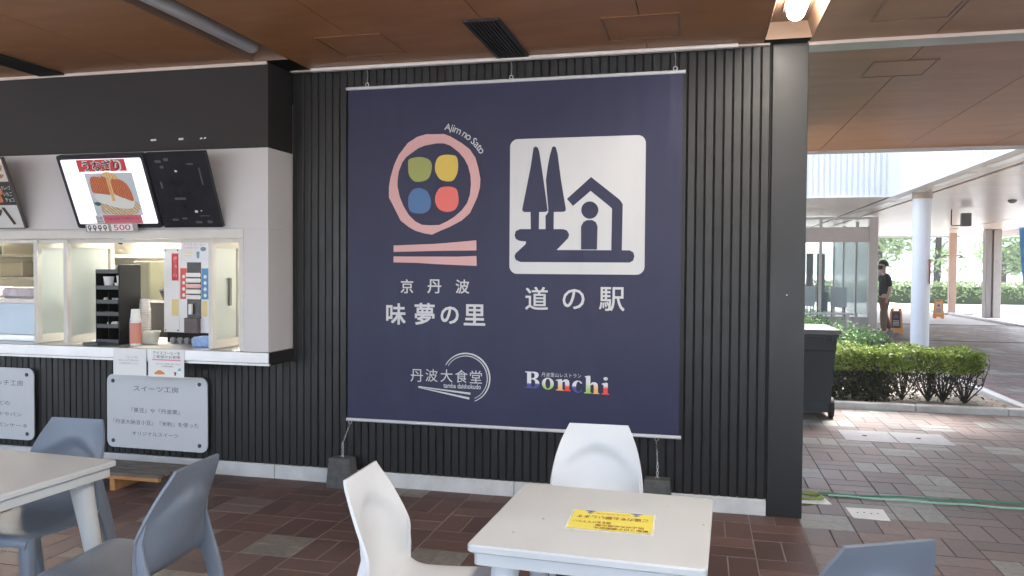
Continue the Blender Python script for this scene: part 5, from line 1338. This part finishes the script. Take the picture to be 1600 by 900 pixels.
q = MB(); q.sheet(lambda u, v: (-.02 + .108 * math.sin(v * PI * .56) * math.cos(u * 2 * PI), .098 * math.sin(v * PI * .56) * math.sin(u * 2 * PI), 1.69 + .105 * math.cos(v * PI * .56) + (.03 if math.cos(u * 2 * PI) < -.3 else -.03) * v), 20, 8, .008); q.build("hair", mat("hair_black", (.010, .009, .008), .6), pe, smooth=True)
q = MB(); q.sheet(lambda u, v: (-.045 - .092 * math.cos((u - .5) * 2.4), .088 * math.sin((u - .5) * 2.4), 1.575 + .085 * v), 10, 5, .004); q.build("face_mask", mat("mask_dark", (.008, .008, .009), .8), pe, smooth=True)
for sy in (-1, 1):
    q = MB(); q.lathe([(.001, -.022), (.012, -.014), (.014, .008), (.001, .022)], (-.03, sy * .088, 1.64), 8); q.build("ear", skin_m, pe, smooth=True)
    q = MB(); q.lathe([(.001, -.008), (.009, 0), (.001, .008)], (-.121, sy * .034, 1.668), 8); q.build("eye", mat("eye_dark", (.02, .015, .012), .3), pe, smooth=True)
for (x, y, z, tl) in ((-.09, -.10, .0, 0), (.16, .10, .03, -.35)):
    q = MB(); q.loft([(0, 0, 0, .14, .048), (0, 0, .03, .14, .05), (.02, 0, .065, .11, .045), (.07, 0, .10, .06, .042)], 14, 2.4); M_ = Matrix.Translation((x, y, z)) @ Matrix.Rotation(tl, 4, 'Y'); q.v = [tuple(M_ @ Vector(v)) for v in q.v]; q.build("shoe", mat("shoe_grey", (.18, .16, .15), .7), pe, smooth=True)
pe.location = (4.20, 14.75, 0); pe.rotation_euler = (0, 0, math.radians(8)); pe.scale = (1, 1, 1)

hd2 = thing("far_hedge", "long clipped yellow green hedge across the car park", "hedge", (13, 37, 0))
rnd = random.Random(9); q = MB()
leaves(q, 9000, lambda r: ((r.uniform(-2, 32), 37 + r.uniform(-.6, .6), .1 + .95 * r.random() ** .6), (0, -1, .7)), .10, rnd); tag(q.build("foliage", leaf_f, hd2, attr="rnd"), kind="stuff")
q = MB(); q.box(-2, 32, 36.8, 37.3, -.03, .8); q.build("core", mat("hedge_core", (.06, .08, .03), .9), hd2)
def tree(x, y, h, w, kind, lab, n=1500):
    t = thing("pine_tree" if kind == 0 else "broad_tree", lab, "tree", (x, y, 0), "trees beyond the car park")
    r = random.Random(int(x * 31 + y))
    q = MB(); q.tube([(x, y, -.03), (x + .1, y, h * .4), (x, y, h * (.95 if kind == 0 else .7))], [w * .06, w * .045, .02], 8); q.build("trunk", bark, t)
    if kind == 0:
        def place(r):
            k = r.random() ** .75; z = h * (.12 + .88 * k); lay = (z * 2.2 / h * 4) % 1
            rr = w * .5 * (1 - k) * (.55 + .5 * lay) * math.sqrt(r.random()) + .05; a = r.uniform(0, 6.28)
            return (x + rr * math.cos(a), y + rr * math.sin(a), z), (math.cos(a), math.sin(a), .4)
    else:
        lumps = [(r.uniform(-.32, .32) * w, r.uniform(-.3, .3) * w, h * r.uniform(.4, .85), w * r.uniform(.14, .28)) for _ in range(12)]
        def place(r):
            lx, ly, lz, lr = r.choice(lumps); d = Vector((r.gauss(0, 1), r.gauss(0, 1), r.gauss(0, 1))).normalized()
            return Vector((x + lx, y + ly, lz)) + d * lr * r.random() ** .4, d
    q = MB(); leaves(q, n, place, .13 + w * .015, r); tag(q.build("crown", leaf_f, t, attr="rnd"), kind="stuff")
    q = MB()
    for k in range(6):
        a = r.uniform(0, 6.28); q.tube([(x, y, h * (.3 + .08 * k)), (x + math.cos(a) * w * .3, y + math.sin(a) * w * .3, h * (.4 + .09 * k))], [.05, .015], 5)
    tag(q.build("limbs", bark, t), kind="stuff")
tree(14.2, 48, 9.5, 3.8, 0, "tall layered conifer left of the white column")
tree(11.6, 52, 7.0, 5.5, 1, "bushy green tree behind the walking person")
tree(20.5, 56, 4.5, 4.5, 1, "low rounded tree between the white and brown columns")
tree(25.5, 47, 4.2, 2.2, 0, "small conifer just left of the grey column")
tree(32, 52, 5.2, 4.0, 1, "pale bushy tree between the grey column and the flag")
tree(3.5, 55, 8.0, 6.0, 1, "broad green tree seen through the glazed entrance")
hl = MB(); random.seed(2)
n = 60
hl.sheet(lambda u, v: (-250 + 700 * u, 330 + 140 * v, -2 + (34 + 14 * math.sin(u * 9) + 9 * math.sin(u * 23 + 1)) * math.sin(v * PI / 2)), 80, 10)
tag(hl.build("hills", mat("hill_green", (.10, .16, .12), .95, var=.3, vscale=.05), smooth=True), "distant green hills", "hills", kind="structure")
hz = MB(); hz.box(-300, 500, -60, 480, -1.2, 60)  # added volume: pales far things the way overexposure does
hm = bpy.data.materials.new("veil_air"); hm.use_nodes = True; t = hm.node_tree; t.nodes.remove(t.nodes["Principled BSDF"])
pvv = t.nodes.new("ShaderNodeVolumePrincipled"); pvv.inputs["Color"].default_value = (.93, .96, 1, 1); pvv.inputs["Density"].default_value = .0018; t.links.new(pvv.outputs[0], t.nodes["Material Output"].inputs["Volume"])
GLARE_VEIL = True
if GLARE_VEIL: tag(hz.build("glare_veil", hm), "added veil that imitates an overexposed distance", "glare_veil", kind="stuff")

for o in list(bpy.data.objects):                          # small print: too fine to pick apart
    if o.name.split(".")[0] == "lettering": o["kind"] = "stuff"
